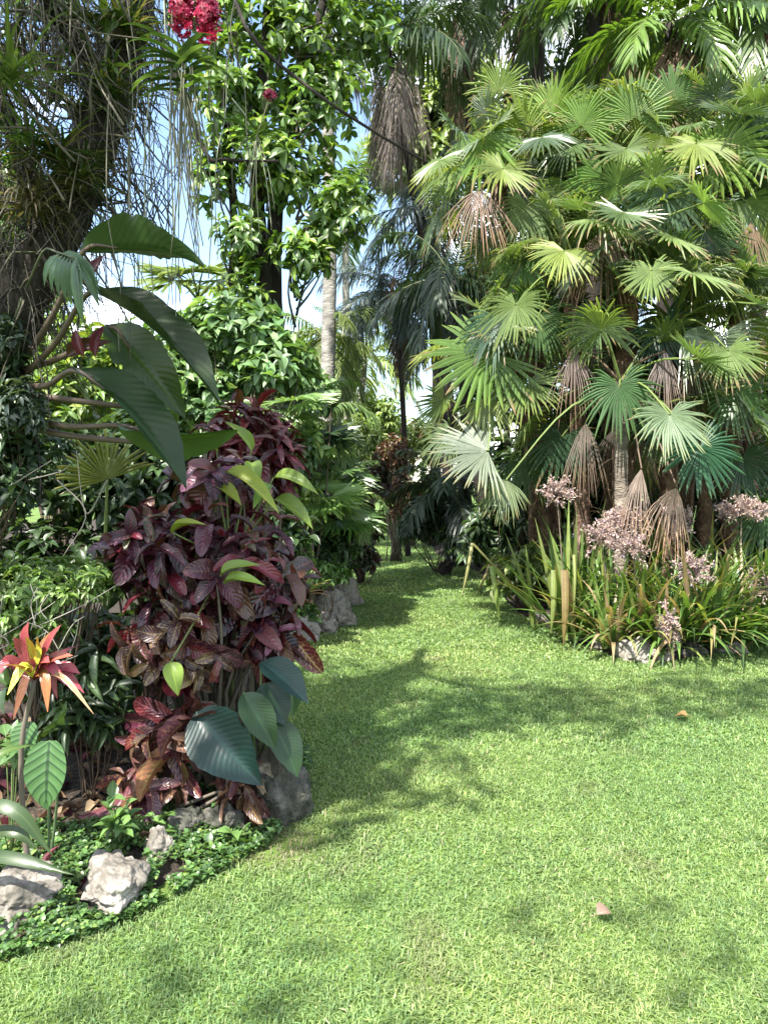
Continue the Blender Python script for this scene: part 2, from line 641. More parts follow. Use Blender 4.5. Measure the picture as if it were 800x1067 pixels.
def pinnate(mb, base, d, length, droop=0.6, nl=44, ll=0.45, lw=0.035, col=(0.05, 0.09, 0.03), ang=55, ldroop=0.5, roll=0.0, jit=0.12, mat=0, stemcol=(0.12, 0.13, 0.05), r0=0.014, colvar=0.15):
    base = np.asarray(base, float)
    d = nrm(d)
    n_ = 18
    pts = [base]
    cur = d.copy()
    for i in range(n_ - 1):
        pts.append(pts[-1] + cur * length / (n_ - 1))
        cur = nrm(cur + np.array([0, 0, -droop * 2.0 / n_ * (0.4 + 1.2 * i / n_)]))
    pts = np.array(pts)
    tube(mb, pts, [r0, r0 * 0.25], 4, stemcol, mat)
    tg = nrm(np.gradient(pts, axis=0))
    ts = np.linspace(0.12, 1, nl)
    f = ts * (n_ - 1)
    i0 = np.minimum(f.astype(int), n_ - 2)
    fr = (f - i0)[:, None]
    P = pts[i0] * (1 - fr) + pts[i0 + 1] * fr
    Tg = nrm(tg[i0] * (1 - fr) + tg[i0 + 1] * fr)
    side = nrm(np.cross(Tg, np.array([0, 0, 1.0])) + 1e-6)
    upn = np.cross(side, Tg)
    if roll:
        side, upn = side * math.cos(roll) + upn * math.sin(roll), upn * math.cos(roll) - side * math.sin(roll)
    lens = ll * np.clip(np.sin(pi * (0.12 + 0.84 * ts)) ** 0.6, 0.1, 1)
    for sgn in (-1, 1):
        a = math.radians(ang) * (1 - 0.35 * ts)[:, None]
        D = Tg * np.cos(a) + sgn * side * np.sin(a) + upn * 0.2 + R.normal(0, jit, P.shape)
        D = nrm(D)
        L_ = lens * np.exp(R.normal(0, 0.08, nl))
        st = np.array([0, 0.35, 0.7, 1.0])
        wv = np.array([0.5, 1.0, 0.75, 0.06]) * lw * 0.5
        wx = nrm(np.cross(D, upn + R.normal(0, 0.2, P.shape)))
        ld = ldroop * np.exp(R.normal(0, 0.25, nl))
        V = []
        for s_, w_ in zip(st, wv):
            cen = P + D * (L_ * s_)[:, None] + np.array([0, 0, -1.0]) * (ld * L_ * s_ * s_)[:, None]
            V.append(cen - wx * w_)
            V.append(cen + wx * w_)
        V = np.stack(V, 1)
        qq = np.array([(0, 1, 3, 2), (2, 3, 5, 4), (4, 5, 7, 6)])
        q = (qq[None] + (np.arange(nl) * 8)[:, None, None]).reshape(-1, 4)
        c = np.repeat(np.asarray(col) * np.exp(R.normal(0, colvar, (nl, 1))), 8, 0)
        u = np.tile(np.array([(-1, s_) if k == 0 else (1, s_) for s_ in st for k in (0, 1)]), (nl, 1))
        mb.add(V.reshape(-1, 3), q, None, c, u, mat)


def strap(mb, base, d, length, width, bend=0.8, col=(0.06, 0.11, 0.03), fold=0.35, kink=None, n_=10, mat=0, tipcol=None, side=None, acc=None):
    """arching strap leaf; kink = (fraction, new direction)"""
    base = np.asarray(base, float)
    cur = nrm(d)
    pts = [base]
    for i in range(n_ - 1):
        if kink and i == int(kink[0] * (n_ - 1)):
            cur = nrm(kink[1])
        pts.append(pts[-1] + cur * length / (n_ - 1))
        if not (kink and i >= kink[0] * (n_ - 1)):
            cur = nrm(cur + np.array([0, 0, -bend * 2.2 / n_ * (0.3 + 1.4 * i / n_)]))
    pts = np.array(pts)
    tg = nrm(np.gradient(pts, axis=0))
    h = np.array([d[0], d[1], 0.0]) + 1e-5
    sd = nrm(np.cross(nrm(h), [0, 0, 1.0])) if side is None else nrm(side)
    sd = np.broadcast_to(sd, pts.shape)
    nn_ = np.cross(sd, tg)
    v = np.linspace(0, 1, n_)
    wd = width * 0.5 * np.clip(np.minimum(0.75 + v * 1.2, (1 - v) * 2.6 + 0.03), 0, 1)
    a = pts - sd * wd[:, None] + nn_ * (wd * fold)[:, None]
    b = pts
    c = pts + sd * wd[:, None] + nn_ * (wd * fold)[:, None]
    V = np.stack([a, b, c], 1).reshape(-1, 3)
    q = []
    for i in range(n_ - 1):
        o = i * 3
        q += [(o, o + 1, o + 4, o + 3), (o + 1, o + 2, o + 5, o + 4)]
    u = np.array([(x, t) for t in v for x in (-1, 0, 1)])
    cc = np.repeat(np.asarray(col, float)[None], len(V), 0)
    if tipcol is not None:
        k = np.repeat(np.clip((v - 0.6) * 2.5, 0, 1), 3)[:, None]
        cc = cc * (1 - k) + np.asarray(tipcol) * k
    mb.add(V, q, None, cc, u, mat, acc)


def rock(name, label, c, r, seed, mat, group=None, rough=0.35, cat='rock'):
    import bmesh
    bm = bmesh.new()
    bmesh.ops.create_icosphere(bm, subdivisions=6, radius=1)
    off = Vector((seed * 3.1, seed * 1.7, seed * 0.9))
    for v in bm.verts:
        p = v.co.copy()
        f = 1 + rough * (mnoise.fractal(p * 1.3 + off, 1.0, 2.0, 2)) + 0.07 * mnoise.fractal(p * 4 + off, 0.9, 2.1, 4) + 0.03 * mnoise.noise(p * 13 + off)
        cell = mnoise.voronoi(p * 2.2 + off)[0]
        f += 0.14 * (cell[1] - cell[0]) - 0.03
        pit = mnoise.voronoi(p * 7 + off)[0][0]
        f -= 0.10 * max(0.0, 0.32 - pit)
        q = p * f
        q.z = max(q.z, -0.55)
        v.co = Vector((q.x * r[0], q.y * r[1], q.z * r[2]))
    me = bpy.data.meshes.new(name)
    bm.to_mesh(me)
    bm.free()
    for p in me.polygons:
        p.use_smooth = True
    me.materials.append(mat)
    o = bpy.data.objects.new(name, me)
    COL.objects.link(o)
    o.location = [float(x) for x in c]
    o.rotation_euler = (0, 0, seed)
    return tag(o, label, cat, group)


def in_poly(pts, poly):
    x, y = pts[:, 0], pts[:, 1]
    ins = np.zeros(len(x), bool)
    n_ = len(poly)
    for i in range(n_):
        x1, y1 = poly[i]
        x2, y2 = poly[(i + 1) % n_]
        c = ((y1 > y) != (y2 > y)) & (x < (x2 - x1) * (y - y1) / (y2 - y1 + 1e-12) + x1)
        ins ^= c
    return ins


def edge_dist(pts, poly):
    best = np.full(len(pts), 1e9)
    n_ = len(poly)
    for i in range(n_):
        a, b = np.array(poly[i]), np.array(poly[(i + 1) % n_])
        ab = b - a
        t = np.clip(((pts - a) @ ab) / (ab @ ab + 1e-12), 0, 1)
        best = np.minimum(best, np.linalg.norm(pts - a - t[:, None] * ab, axis=1))
    return best


def vnoise(p, s, o=0.0):
    return np.array([mnoise.noise(Vector((a[0] * s + o, a[1] * s - o, o))) for a in p])


#PART2
# ================================================================== GROUND
LEFT_EDGE = [(-90, 1012), (0, 1000), (60, 986), (130, 958), (200, 922), (270, 884), (306, 846), (316, 800), (311, 740), (302, 700), (306, 676), (330, 659), (360, 646), (368, 622), (361, 598), (384, 581), (392, 566)]
RIGHT_EDGE = [(450, 577), (505, 602), (532, 638), (580, 664), (640, 688), (700, 692), (760, 680), (840, 655)]
LP = [tuple(G(*p)[:2]) for p in LEFT_EDGE] + [(-0.6, 34), (-22, 34), (-22, 2.0)]
RP = [tuple(G(*p)[:2]) for p in RIGHT_EDGE] + [(12, 8.6), (30, 12), (30, 34), (1.6, 34)]


def sheet(name, x0, x1, y0, y1, z, mat, kind='structure'):
    mb = MB()
    mb.add([(x0, y0, z), (x1, y0, z), (x1, y1, z), (x0, y1, z)], [(0, 1, 2, 3)])
    o = mb.build(name, mat)
    return struct(o, kind)


sheet('ground', -250, 250, -60, 400, -0.012, M_LAWN)
sheet('lawn', -30, 30, -12, 60, 0.0, M_LAWN)


def bed(name, poly, x0, x1, y0, y1, step, hgt):
    xs = np.arange(x0, x1, step)
    ys = np.arange(y0, y1, step)
    X, Y = np.meshgrid(xs, ys)
    P = np.c_[X.ravel(), Y.ravel()]
    ins = in_poly(P, poly)
    d = edge_dist(P, poly) * np.where(ins, 1, -1)
    t = np.clip((d + 0.02) / 0.35, 0, 1)
    z = -0.02 + (hgt + 0.02) * t * t * (3 - 2 * t)
    z = z + np.where(ins, 0.012, 0) * vnoise(P, 9.0) + np.where(ins, 0.01, 0) * vnoise(P, 25.0, 3)
    z[d < -0.06] = -0.03
    nx, ny = len(xs), len(ys)
    idx = np.arange(nx * ny).reshape(ny, nx)
    q = np.stack([idx[:-1, :-1], idx[:-1, 1:], idx[1:, 1:], idx[1:, :-1]], -1).reshape(-1, 4)
    keep = (d[q] > -0.12).any(1)
    q = q[keep]
    used, inv = np.unique(q, return_inverse=True)
    mb = MB()
    mb.add(np.c_[P, z][used], inv.reshape(-1, 4))
    return struct(mb.build(name, M_SOIL))


bed('garden_bed_soil', LP, -4.0, 1.2, 1.9, 9.0, 0.05, 0.05)
bed('garden_bed_soil', LP, -14, 1.2, 9.0, 34, 0.25, 0.09)
bed('garden_bed_soil', RP, 0.4, 8, 6.4, 20, 0.08, 0.07)
sheet('gravel_path', 5.4, 7.6, 9.5, 30, 0.10, M_PATH)

# ---- grass: short coarse turf
GRASS_COL = [((0.115, 0.162, 0.055), 4), ((0.148, 0.194, 0.068), 3), ((0.088, 0.135, 0.055), 3), ((0.18, 0.21, 0.09), 0.7), ((0.22, 0.19, 0.12), 0.12)]


def grass_band(mb, y0, y1, dens, wid, hgt):
    area_n = int((y1 - y0) * (0.55 * (y0 + y1) + 3.0) * dens)
    y = rnd(y0, y1, area_n)
    x = rnd(-1, 1, area_n) * (0.55 * y + 1.5)
    P = np.c_[x, y]
    n1 = vnoise(P, 0.9, 5)
    n2 = vnoise(P, 3.2, 2)
    n3 = vnoise(P, 9.0, 8)
    keep = ~(in_poly(P, LP) & (edge_dist(P, LP) > 0.05 + 0.07 * n2)) & ~(in_poly(P, RP) & (edge_dist(P, RP) > 0.05))
    # worn thin spots
    thin = np.clip(1 - np.hypot(P[:, 0] + 0.47, P[:, 1] - 3.32) / 0.26, 0, 1) * 1.6
    thin = np.maximum(thin, np.clip(n2 * 1.6 - 0.62, 0, 0.75))
    keep &= rnd(0, 1, area_n) > thin * 0.45
    P, n1, n2, n3, thin = P[keep], n1[keep], n2[keep], n3[keep], thin[keep]
    m = len(P)
    az = rnd(0, 2 * pi, m)
    lean = np.abs(R.normal(0.75, 0.4, m))
    h = hgt * np.exp(R.normal(0, 0.3, m)) * (1 + 0.35 * n2)
    dx = np.c_[np.cos(az), np.sin(az)]
    wx = np.c_[-np.sin(az), np.cos(az)] * (wid * np.exp(R.normal(0, 0.2, m)))[:, None] * 0.5
    rootp = np.c_[P, np.zeros(m) - 0.003]
    midp = np.c_[P + dx * (h * 0.45 * lean)[:, None], h * 0.62]
    tip = np.c_[P + dx * (h * 1.35 * lean)[:, None], h * (1.0 - 0.35 * np.clip(lean, 0, 1.4))]
    w3 = np.c_[wx, np.zeros(m)]
    V = np.stack([rootp - w3 * 0.7, rootp + w3 * 0.7, midp - w3, midp + w3, tip], 1)
    o = (np.arange(m) * 5)[:, None]
    q = o + np.array([[0, 1, 3, 2]])
    t = o + np.array([[2, 3, 4]])
    c = palette(m, GRASS_COL, 0.2)
    c *= np.array([1.54, 1.6, 1.62]) * (1 + 0.16 * n1 + 0.16 * n3)[:, None]
    th = np.clip(thin, 0, 1)[:, None] * 0.7
    c = c * (1 - th) + np.array([0.22, 0.18, 0.12]) * th
    c[:, 0] *= 1 + 0.18 * n1
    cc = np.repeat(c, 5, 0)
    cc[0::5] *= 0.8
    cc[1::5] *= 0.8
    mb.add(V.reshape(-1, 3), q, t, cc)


mb = MB()
grass_band(mb, 1.6, 3.0, 19000, 0.0040, 0.017)
grass_band(mb, 3.0, 4.6, 11500, 0.0050, 0.018)
grass_band(mb, 4.6, 7.0, 5200, 0.0075, 0.020)
grass_band(mb, 7.0, 11, 1900, 0.0115, 0.023)
grass_band(mb, 11, 24, 500, 0.022, 0.030)
grass_o = struct(mb.build('lawn_grass', M_GRASS, smooth=False), 'stuff')
tag(grass_o, 'short coarse green grass of the winding lawn', 'grass')

# fallen leaves
for (px, py, s, az, c, lab) in [(630, 963, 0.075, 0.4, (0.24, 0.165, 0.125), 'small curled pale pink brown leaf fallen on the near lawn'),
                                (720, 752, 0.085, 2.6, (0.36, 0.22, 0.09), 'curled orange brown leaf fallen on the shaded lawn')]:
    mb = MB()
    p = G(px, py) + np.array([0, 0, 0.036])
    put_leaves(mb, leaf_tpl(6, 4, 'ovate', 0.35, 0.6), [p - np.array([0.03, 0, 0])], [(math.cos(az), math.sin(az), 0.15)], [(0.1, -0.3, 1)], s, s * 0.75, c)
    tube(mb, [p - np.array([0.03, 0, 0]), p - np.array([0.03 + 0.03 * math.cos(az), 0.03 * math.sin(az), 0])], [0.0015], 4, c)
    tag(mb.build('fallen_leaf', M_DRY), lab, 'fallen leaf')

# ---- ground cover in the near bed
mb = MB()
n0 = 30000
P = np.c_[rnd(-2.6, 0.1, n0), rnd(2.0, 4.6, n0)]
ed = edge_dist(P, LP)
ok = (in_poly(P, LP) | (ed < 0.04)) & (ed < 0.75 + 0.5 * vnoise(P, 2.0, 4)) & (vnoise(P, 2.6, 1) + 0.55 * vnoise(P, 7, 6) > -0.22 - 0.25 * (P[:, 0] < -0.9))
for rx, ry, rr in [(20, 944, 0.12), (118, 926, 0.125), (166, 890, 0.06)]:
    g = W(rx, ry, {20: 2.88, 118: 2.98, 166: 3.28}[rx])
    ok &= np.hypot(P[:, 0] - g[0], (P[:, 1] - g[1] + 0.05) * 1.1) > rr
P = P[ok]
ed = ed[ok]
m = len(P)
hz = 0.02 + np.clip(ed, 0, 0.3) * 0.18 + rnd(0, 0.03, m)
C = np.c_[P, hz]
clump_leaves(mb, C, np.c_[R.normal(0, 0.4, (m, 2)), np.ones(m)], 4, 0.019, 0.85, [((0.075, 0.15, 0.04), 4), ((0.05, 0.10, 0.035), 3), ((0.13, 0.2, 0.05), 1)], T_OVB, 0.1, 0.9)
gc = struct(mb.build('ground_cover', M_LEAF), 'stuff')
tag(gc, 'low carpet of tiny round green leaves round the pale rocks', 'ground cover')

# ================================================================== ROCKS (near bed)
NR = 'limestone rocks edging the near bed'
rocks = [
    (20, 944, 2.88, (0.17, 0.13, 0.115), 1, M_ROCK, 'pale pitted limestone rock under the striped strap leaves', NR),
    (118, 926, 2.98, (0.185, 0.12, 0.10), 2, M_ROCK, 'largest pale grey limestone rock, in the middle of the ground cover', NR),
    (166, 890, 3.28, (0.065, 0.05, 0.09), 3.3, M_ROCK, 'small upright pale pinkish limestone rock behind the largest one', NR),
    (192, 868, 3.45, (0.10, 0.08, 0.09), 4, M_ROCKD, 'grey mossy rock beside the light green seedling', NR),
    (232, 864, 3.5, (0.10, 0.08, 0.085), 5.2, M_ROCKD, 'brown grey rounded rock beneath the hanging speckled leaves', NR),
    (216, 884, 3.38, (0.05, 0.04, 0.03), 6.1, M_ROCK, 'tiny flat pale stone among the ground cover', NR),
    (284, 832, 3.75, (0.17, 0.20, 0.26), 7.4, M_ROCKD, 'dark mossy boulder at the turn of the bed edge', NR),
    (262, 690, 4.3, (0.12, 0.12, 0.10), 15.4, M_ROCK, 'pale stone showing through the middle of the croton', NR),
]
for px, py, d, r, sd, m_, lab, g in rocks:
    rock('rock', lab, W(px, py, d) + np.array([0, 0, 0.02]), r, sd, m_, g)

MR = 'limestone rocks of the far bank'
for px, py, r, sd, lab in [
        (348, 652, (0.26, 0.2, 0.24), 8, 'pale pitted rock at the outer corner of the far bank'),
        (326, 655, (0.25, 0.2, 0.26), 9.3, 'pale lumpy rock beside the red leaved croton edge'),
        (340, 660, (0.14, 0.12, 0.13), 20.2, 'small pale stone at the foot of the lumpy rock'), (312, 668, (0.2, 0.16, 0.2), 21.4, 'pale stone half hidden by the purple croton leaves'),
        (352, 632, (0.28, 0.25, 0.36), 10.1, 'tall grey white rock at the top of the bank'),
        (318, 632, (0.3, 0.25, 0.50), 11.6, 'large pale rock under the pink cordyline'),
        (340, 618, (0.22, 0.22, 0.52), 12.2, 'dark topped rock under the light green weeds')]:
    p = GB(px, 1280 / (py - 505) - 0.0)
    rock('rock', lab, p + np.array([0, 0.1, r[2] * 0.35]), r, sd, M_ROCKL if sd not in (12.2,) else M_ROCKD, MR, 0.45)
RR = 'limestone rocks edging the bromeliad bed'
for px, py, r, sd, lab in [
        (690, 690, (0.15, 0.12, 0.10), 23.3, 'low pale stone under the drooping flower head and the arching straps'), (760, 682, (0.16, 0.12, 0.10), 24.1, 'grey stone at the corner of the bed near the bare soil'), (586, 662, (0.12, 0.1, 0.10), 25.6, 'small pale stone between the two folded strap leaves'),
        (606, 668, (0.17, 0.14, 0.17), 13, 'pale upright rock right behind the brown folded strap leaf'),
        (662, 690, (0.19, 0.14, 0.14), 14.2, 'rounded pale rock at the front of the bromeliads'),
        (566, 652, (0.16, 0.12, 0.09), 16.1, 'low brown grey rock by the yellow strap leaves'),
        (634, 678, (0.14, 0.12, 0.11), 17.7, 'small grey rock between two paler ones'),
        (722, 686, (0.13, 0.1, 0.09), 18.9, 'low dark rock beneath the drooping flower head')]:
    p = GB(px, 1280 / (py - 505) + 0.1)
    rock('rock', lab, p + np.array([0, 0, r[2] * 0.35]), r, sd, M_ROCKD if sd in (16.1, 18.9) else M_ROCKL, RR)

# ================================================================== LEFT TREE
base = GB(-75, 3.75)
t = thing('leaning_tree', 'dark leaning tree smothered in roots and epiphytes at the near bed', 'tree', base)
mb = MB()
path = [base, W(-58, 620, 3.75), W(-20, 430, 3.7), W(24, 310, 3.65), W(72, 215, 3.65), W(112, 110, 3.7), W(140, 0, 3.8), W(150, -110, 3.8), np.array([-1.5, 2.9, 5.2])]
trunk_pts = bez(path, 60)
tube(mb, trunk_pts, [0.20, 0.15, 0.125, 0.115, 0.11, 0.105, 0.095, 0.085, 0.06], 16, lump=0.07)
mb.build('trunk', M_BARK, t)
mb = MB()
brs = [[W(60, 232, 3.65), W(20, 160, 3.6), W(-20, 40, 3.5), W(-90, -120, 3.4)],
       [W(20, 330, 3.65), W(-15, 240, 3.6), W(-60, 150, 3.5), W(-140, 20, 3.4)],
       [W(118, 90, 3.7), W(75, 40, 3.5), W(40, -20, 3.3), W(-20, -150, 3.1)],
       [W(145, -40, 3.8), np.array([-0.9, 2.8, 5.0]), np.array([-0.6, 2.0, 6.2]), np.array([0.4, 1.6, 6.7])],
       [W(140, -200, 4.0), np.array([-1.7, 2.8, 5.6]), np.array([-2.4, 1.6, 6.1])]]
for i, b in enumerate(brs):
    tube(mb, bez(b, 16), [0.06, 0.03, 0.012], 8, lump=0.06)
mb.build('branch', M_BARK, t)
# hanging aerial roots and dead stems clinging to the trunk
mb = MB()
gcols = [((0.06, 0.05, 0.036), 3), ((0.03, 0.025, 0.02), 4), ((0.13, 0.115, 0.08), 1.5), ((0.06, 0.07, 0.03), 1)]
allp = np.vstack([trunk_pts[6:58]] + [bez(b, 16) for b in brs[:3]])
for i in range(2300):
    p = allp[R.integers(len(allp))] + R.normal(0, 0.085, 3)
    l_ = rnd(0.12, 0.42)
    d0 = np.array([R.normal(0, 0.5), R.normal(0, 0.5), R.normal(-0.5, 0.55)])
    pts = bez([p, p + d0 * l_ * 0.5 + R.normal(0, 0.03, 3), p + d0 * l_ + np.array([0, 0, -l_ * 0.35]) + R.normal(0, 0.03, 3)], 7)
    tube(mb, pts, [0.0018 + 0.008 * R.random() ** 3, 0.0015], 4, palette(1, gcols)[0])
mb.build('clinging_root', M_PLAIN, t)
mb = MB()
for i in range(30):
    px = rnd(95, 262)
    d = rnd(3.1, 3.9)
    y0 = rnd(-40, 150)
    y1 = rnd(250, 420) if px < 190 else rnd(180, 300)
    p0, p1 = W(px, y0, d), W(px + rnd(-14, 14), y1, d)
    ms = [p0 + (p1 - p0) * f + np.array([R.normal(0, 0.018), R.normal(0, 0.02), 0]) for f in (0.25, 0.5, 0.75, 0.9)]
    tube(mb, bez([p0] + ms + [p1], 18), [0.0028, 0.0018], 4, palette(1, [((0.15, 0.16, 0.11), 1), ((0.07, 0.065, 0.045), 2)])[0])
mb.build('aerial_root', M_PLAIN, t)
# crown; unseen clumps added overhead to shade lawn and croton, visible leaves after
mb = MB()
OAK = [((0.045, 0.08, 0.02), 3), ((0.06, 0.105, 0.025), 3), ((0.03, 0.055, 0.018), 2)]
for c, r, n_ in [((-2.3, 1.35, 6.4), (1.3, 0.95, 0.5), 240), ((-0.9, 1.4, 6.6), (1.3, 0.95, 0.5), 230), ((0.7, 1.55, 6.8), (1.2, 0.9, 0.4), 190), ((-1.85, 1.4, 4.6), (0.95, 0.95, 0.4), 360), ((-3.2, 1.1, 4.7), (0.6, 0.5, 0.3), 90), ((-2.6, -2.0, 6.5), (2.4, 1.0, 0.6), 50), ((0.2, -1.9, 6.7), (2.4, 1.0, 0.6), 40)]:
    C, d = ellipsoid_pts(c, r, n_, 0.5)
    clump_leaves(mb, C, d + np.array([0, 0, 0.5]), 4, 0.11, 0.5, OAK, T_OVB, 0.2)
C = np.array([W(rnd(-60, 140), rnd(-70, 150) * rnd(0.3, 1), rnd(3.3, 4.6)) for _ in range(80)])
clump_leaves(mb, C, R.normal(0, 1, (80, 3)) + np.array([0, 0, 0.3]), 6, 0.075, 0.42, OAK + [((0.10, 0.15, 0.03), 2)], T_LAN, 0.2)
mb.build('crown', M_LEAF, t)
mb = MB()
for i in range(270):
    p = W(rnd(-20, 150), rnd(-30, 230), rnd(3.2, 4.2))
    d0 = nrm([rnd(-1, 0.3), R.normal(0, 0.4), rnd(-0.2, 0.9)]) * rnd(0.15, 0.5)
    tube(mb, bez([p, p + d0 * 0.5 + R.normal(0, 0.025, 3), p + d0], 6), [rnd(0.003, 0.007), 0.0015], 4, palette(1, gcols)[0])
for i in range(26):
    p = W(rnd(110, 185), rnd(215, 265), rnd(3.6, 4.1))
    q = W(rnd(118, 200), rnd(140, 190), rnd(3.6, 4.1))
    tube(mb, bez([p, (p + q) / 2 + R.normal(0, 0.03, 3), q], 7), [0.004, 0.0015], 4, (0.05, 0.05, 0.06))
mb.build('twig', M_PLAIN, t)


def tuft(name, label, cat, c, n_, ln, wd, pal, upb=0.4, bend=0.6, group=None, mat=None, spread=1.0, face=None):
    t = thing(name, label, cat, c, group)
    mb = MB()
    cs = palette(n_, pal)
    for i in range(n_):
        d = nrm([R.normal(0, spread), R.normal(0, spread), abs(R.normal(upb, 0.5))])
        if face is not None:
            d = nrm(d + np.asarray(face))
        strap(mb, np.asarray(c) + R.normal(0, 0.02, 3), d, ln * rnd(0.6, 1.15), wd * rnd(0.7, 1.2), bend * rnd(0.5, 1.5), cs[i], n_=7)
    mb.build('leaf_rosette', mat or M_LEAF, t)
    return t


EP = 'epiphytes clinging to the leaning tree'
G_DARK = [((0.03, 0.055, 0.016), 3), ((0.05, 0.08, 0.02), 2), ((0.10, 0.10, 0.04), 1)]
tuft('epiphyte_clump', 'spiky dark grassy epiphyte in the fork of the leaning tree', 'epiphyte', W(62, 165, 3.45), 110, 0.30, 0.012, G_DARK + [((0.16, 0.13, 0.08), 1.5)], 0.2, 0.9, EP, spread=1.1)
tuft('epiphyte_clump', 'dry brown tangled epiphyte on the trunk bend', 'epiphyte', W(35, 215, 3.4), 120, 0.26, 0.010, [((0.11, 0.09, 0.06), 3), ((0.06, 0.06, 0.03), 2)], -0.1, 1.4, EP, spread=1.1)
tuft('epiphyte_clump', 'bright green small leaved epiphyte on the mossy bough', 'epiphyte', W(28, 148, 3.35), 50, 0.16, 0.016, [((0.09, 0.16, 0.03), 1), ((0.05, 0.1, 0.025), 1)], 0.4, 0.8, EP)
tuft('epiphyte_clump', 'long thin leaved epiphyte hugging the upper trunk', 'epiphyte', W(118, 95, 3.5), 90, 0.30, 0.011, G_DARK, 0.0, 0.7, EP)
tuft('epiphyte_clump', 'pale drooping grassy epiphyte at the top corner of the garden', 'epiphyte', W(10, 80, 3.2), 55, 0.36, 0.014, [((0.11, 0.16, 0.05), 2), ((0.06, 0.1, 0.03), 1)], 0.3, 0.8, EP)
shrub('epiphyte_clump', 'grey green small leaved epiphyte halfway up the trunk', 'epiphyte', W(10, 440, 3.55), [(W(22, 430, 3.5), (0.13, 0.1, 0.18), 70), (W(8, 350, 3.5), (0.08, 0.1, 0.12), 30)], 0.05, 0.4, [((0.07, 0.10, 0.07), 2), ((0.04, 0.06, 0.045), 2), ((0.13, 0.17, 0.14), 0.5)], 6, T_LAN, group=EP, nst=5, stem=0.004)
shrub('epiphyte_clump', 'dark green creeper covering the foot of the trunk', 'epiphyte', W(-5, 560, 3.6), [(W(-10, 500, 3.6), (0.24, 0.16, 0.35), 170), (W(-5, 390, 3.55), (0.16, 0.12, 0.3), 110), (W(25, 470, 3.7), (0.2, 0.15, 0.2), 60)], 0.06, 0.5, [((0.025, 0.05, 0.022), 2), ((0.04, 0.07, 0.03), 2)], 6, T_OVB, group=EP, nst=6, stem=0.004)

tuft('epiphyte_clump', 'dark shaggy grassy epiphyte wrapped round the topmost visible trunk', 'epiphyte', W(132, 30, 3.55), 120, 0.28, 0.010, G_DARK + [((0.12, 0.10, 0.06), 1.5)], -0.1, 1.0, EP, spread=1.1)
tuft('epiphyte_clump', 'brown and green strawy epiphyte hanging from the trunk above the paddle leaves', 'epiphyte', W(85, 190, 3.45), 110, 0.26, 0.010, G_DARK + [((0.14, 0.12, 0.07), 2)], -0.3, 1.1, EP, spread=1.0)

# crimson orchid hanging from the tree
op = W(190, 72, 3.0)
t = thing('orchid', 'hanging orchid with strap leaves and a dense crimson flower spike', 'orchid', op)
mb = MB()
for i in range(26):
    sgn = -1 if i % 2 else 1
    dd = nrm([sgn * rnd(0.5, 1.0), rnd(-0.7, 0.4), rnd(-0.1, 0.6)])
    strap(mb, op + np.array([rnd(-0.03, 0.03), rnd(-0.02, 0.02), rnd(-0.12, 0.06)]), dd, rnd(0.16, 0.26), 0.026, 0.95, palette(1, [((0.07, 0.12, 0.035), 2), ((0.04, 0.07, 0.025), 2), ((0.12, 0.19, 0.07), 0.8)])[0], n_=8)
mb.build('leaf_rosette', M_LEAF, t)
mb = MB()
for i in range(30):
    p = op + np.array([rnd(-0.06, 0.05), rnd(-0.03, 0.03), rnd(-0.05, 0.02)])
    q = p + np.array([R.normal(0, 0.05), R.normal(0, 0.04), -rnd(0.2, 0.75)])
    tube(mb, bez([p, (p + q) / 2 + R.normal(0, 0.02, 3), q], 10), [0.003, 0.002], 4, (0.11, 0.11, 0.07))
mb.build('root', M_PLAIN, t)
petal = leaf_tpl(2, 2, 'obov', 0.25, 0.2)


def blossom_spray(mb, c, r, n_, s, pal):
    C, d = ellipsoid_pts(c, r, n_, 0.3)
    for j in range(5):
        a = rnd(0, 0.3, len(C)) + j * 2 * pi / 5
        h = nrm(np.cross(d, np.array([0.1, 0.2, 1.0])))
        h2 = np.cross(d, h)
        D = h * np.cos(a)[:, None] + h2 * np.sin(a)[:, None] + d * 0.3
        put_leaves(mb, petal, C, D, d, s, s * 0.75, palette(len(C), pal, 0.25))
    put_leaves(mb, petal, C + d * 0.002, d, h, s * 0.6, s * 0.4, np.array([0.55, 0.10, 0.22]))


mb = MB()
CR = [((0.30, 0.012, 0.05), 4), ((0.18, 0.008, 0.03), 2), ((0.45, 0.06, 0.14), 1)]
blossom_spray(mb, W(190, 12, 3.0), (0.055, 0.055, 0.12), 150, 0.017, CR)
blossom_spray(mb, W(216, 18, 3.0), (0.055, 0.05, 0.12), 150, 0.017, CR)
mb.build('flower_spike', M_PETAL, t)
mb = MB()
tube(mb, bez([op, W(200, 20, 3.02), W(205, -40, 3.05)], 8), [0.005, 0.003], 5, (0.12, 0.1, 0.05))
mb.build('stem', M_PLAIN, t)

op = W(268, 140, 3.4)
t = thing('orchid', 'small mounted orchid with one dull red flower, on a thin bare branch', 'orchid', op)
mb = MB()
for i in range(20):
    sgn = -1 if i % 2 else 1
    dd = nrm([sgn * rnd(0.4, 1.0), rnd(-0.6, 0.4), rnd(-0.1, 0.7)])
    strap(mb, op + R.normal(0, 0.02, 3), dd, rnd(0.11, 0.2), 0.017, 0.95, palette(1, [((0.06, 0.11, 0.035), 2), ((0.04, 0.07, 0.025), 2)])[0], n_=7)
mb.build('leaf_rosette', M_LEAF, t)
mb = MB()
blossom_spray(mb, W(281, 99, 3.4), (0.03, 0.03, 0.022), 34, 0.014, [((0.30, 0.03, 0.08), 2), ((0.2, 0.02, 0.05), 1)])
mb.build('flower', M_PETAL, t)
mb = MB()
tube(mb, bez([op, W(275, 120, 3.4), W(281, 100, 3.4)], 6), [0.003, 0.002], 4, (0.12, 0.12, 0.06))
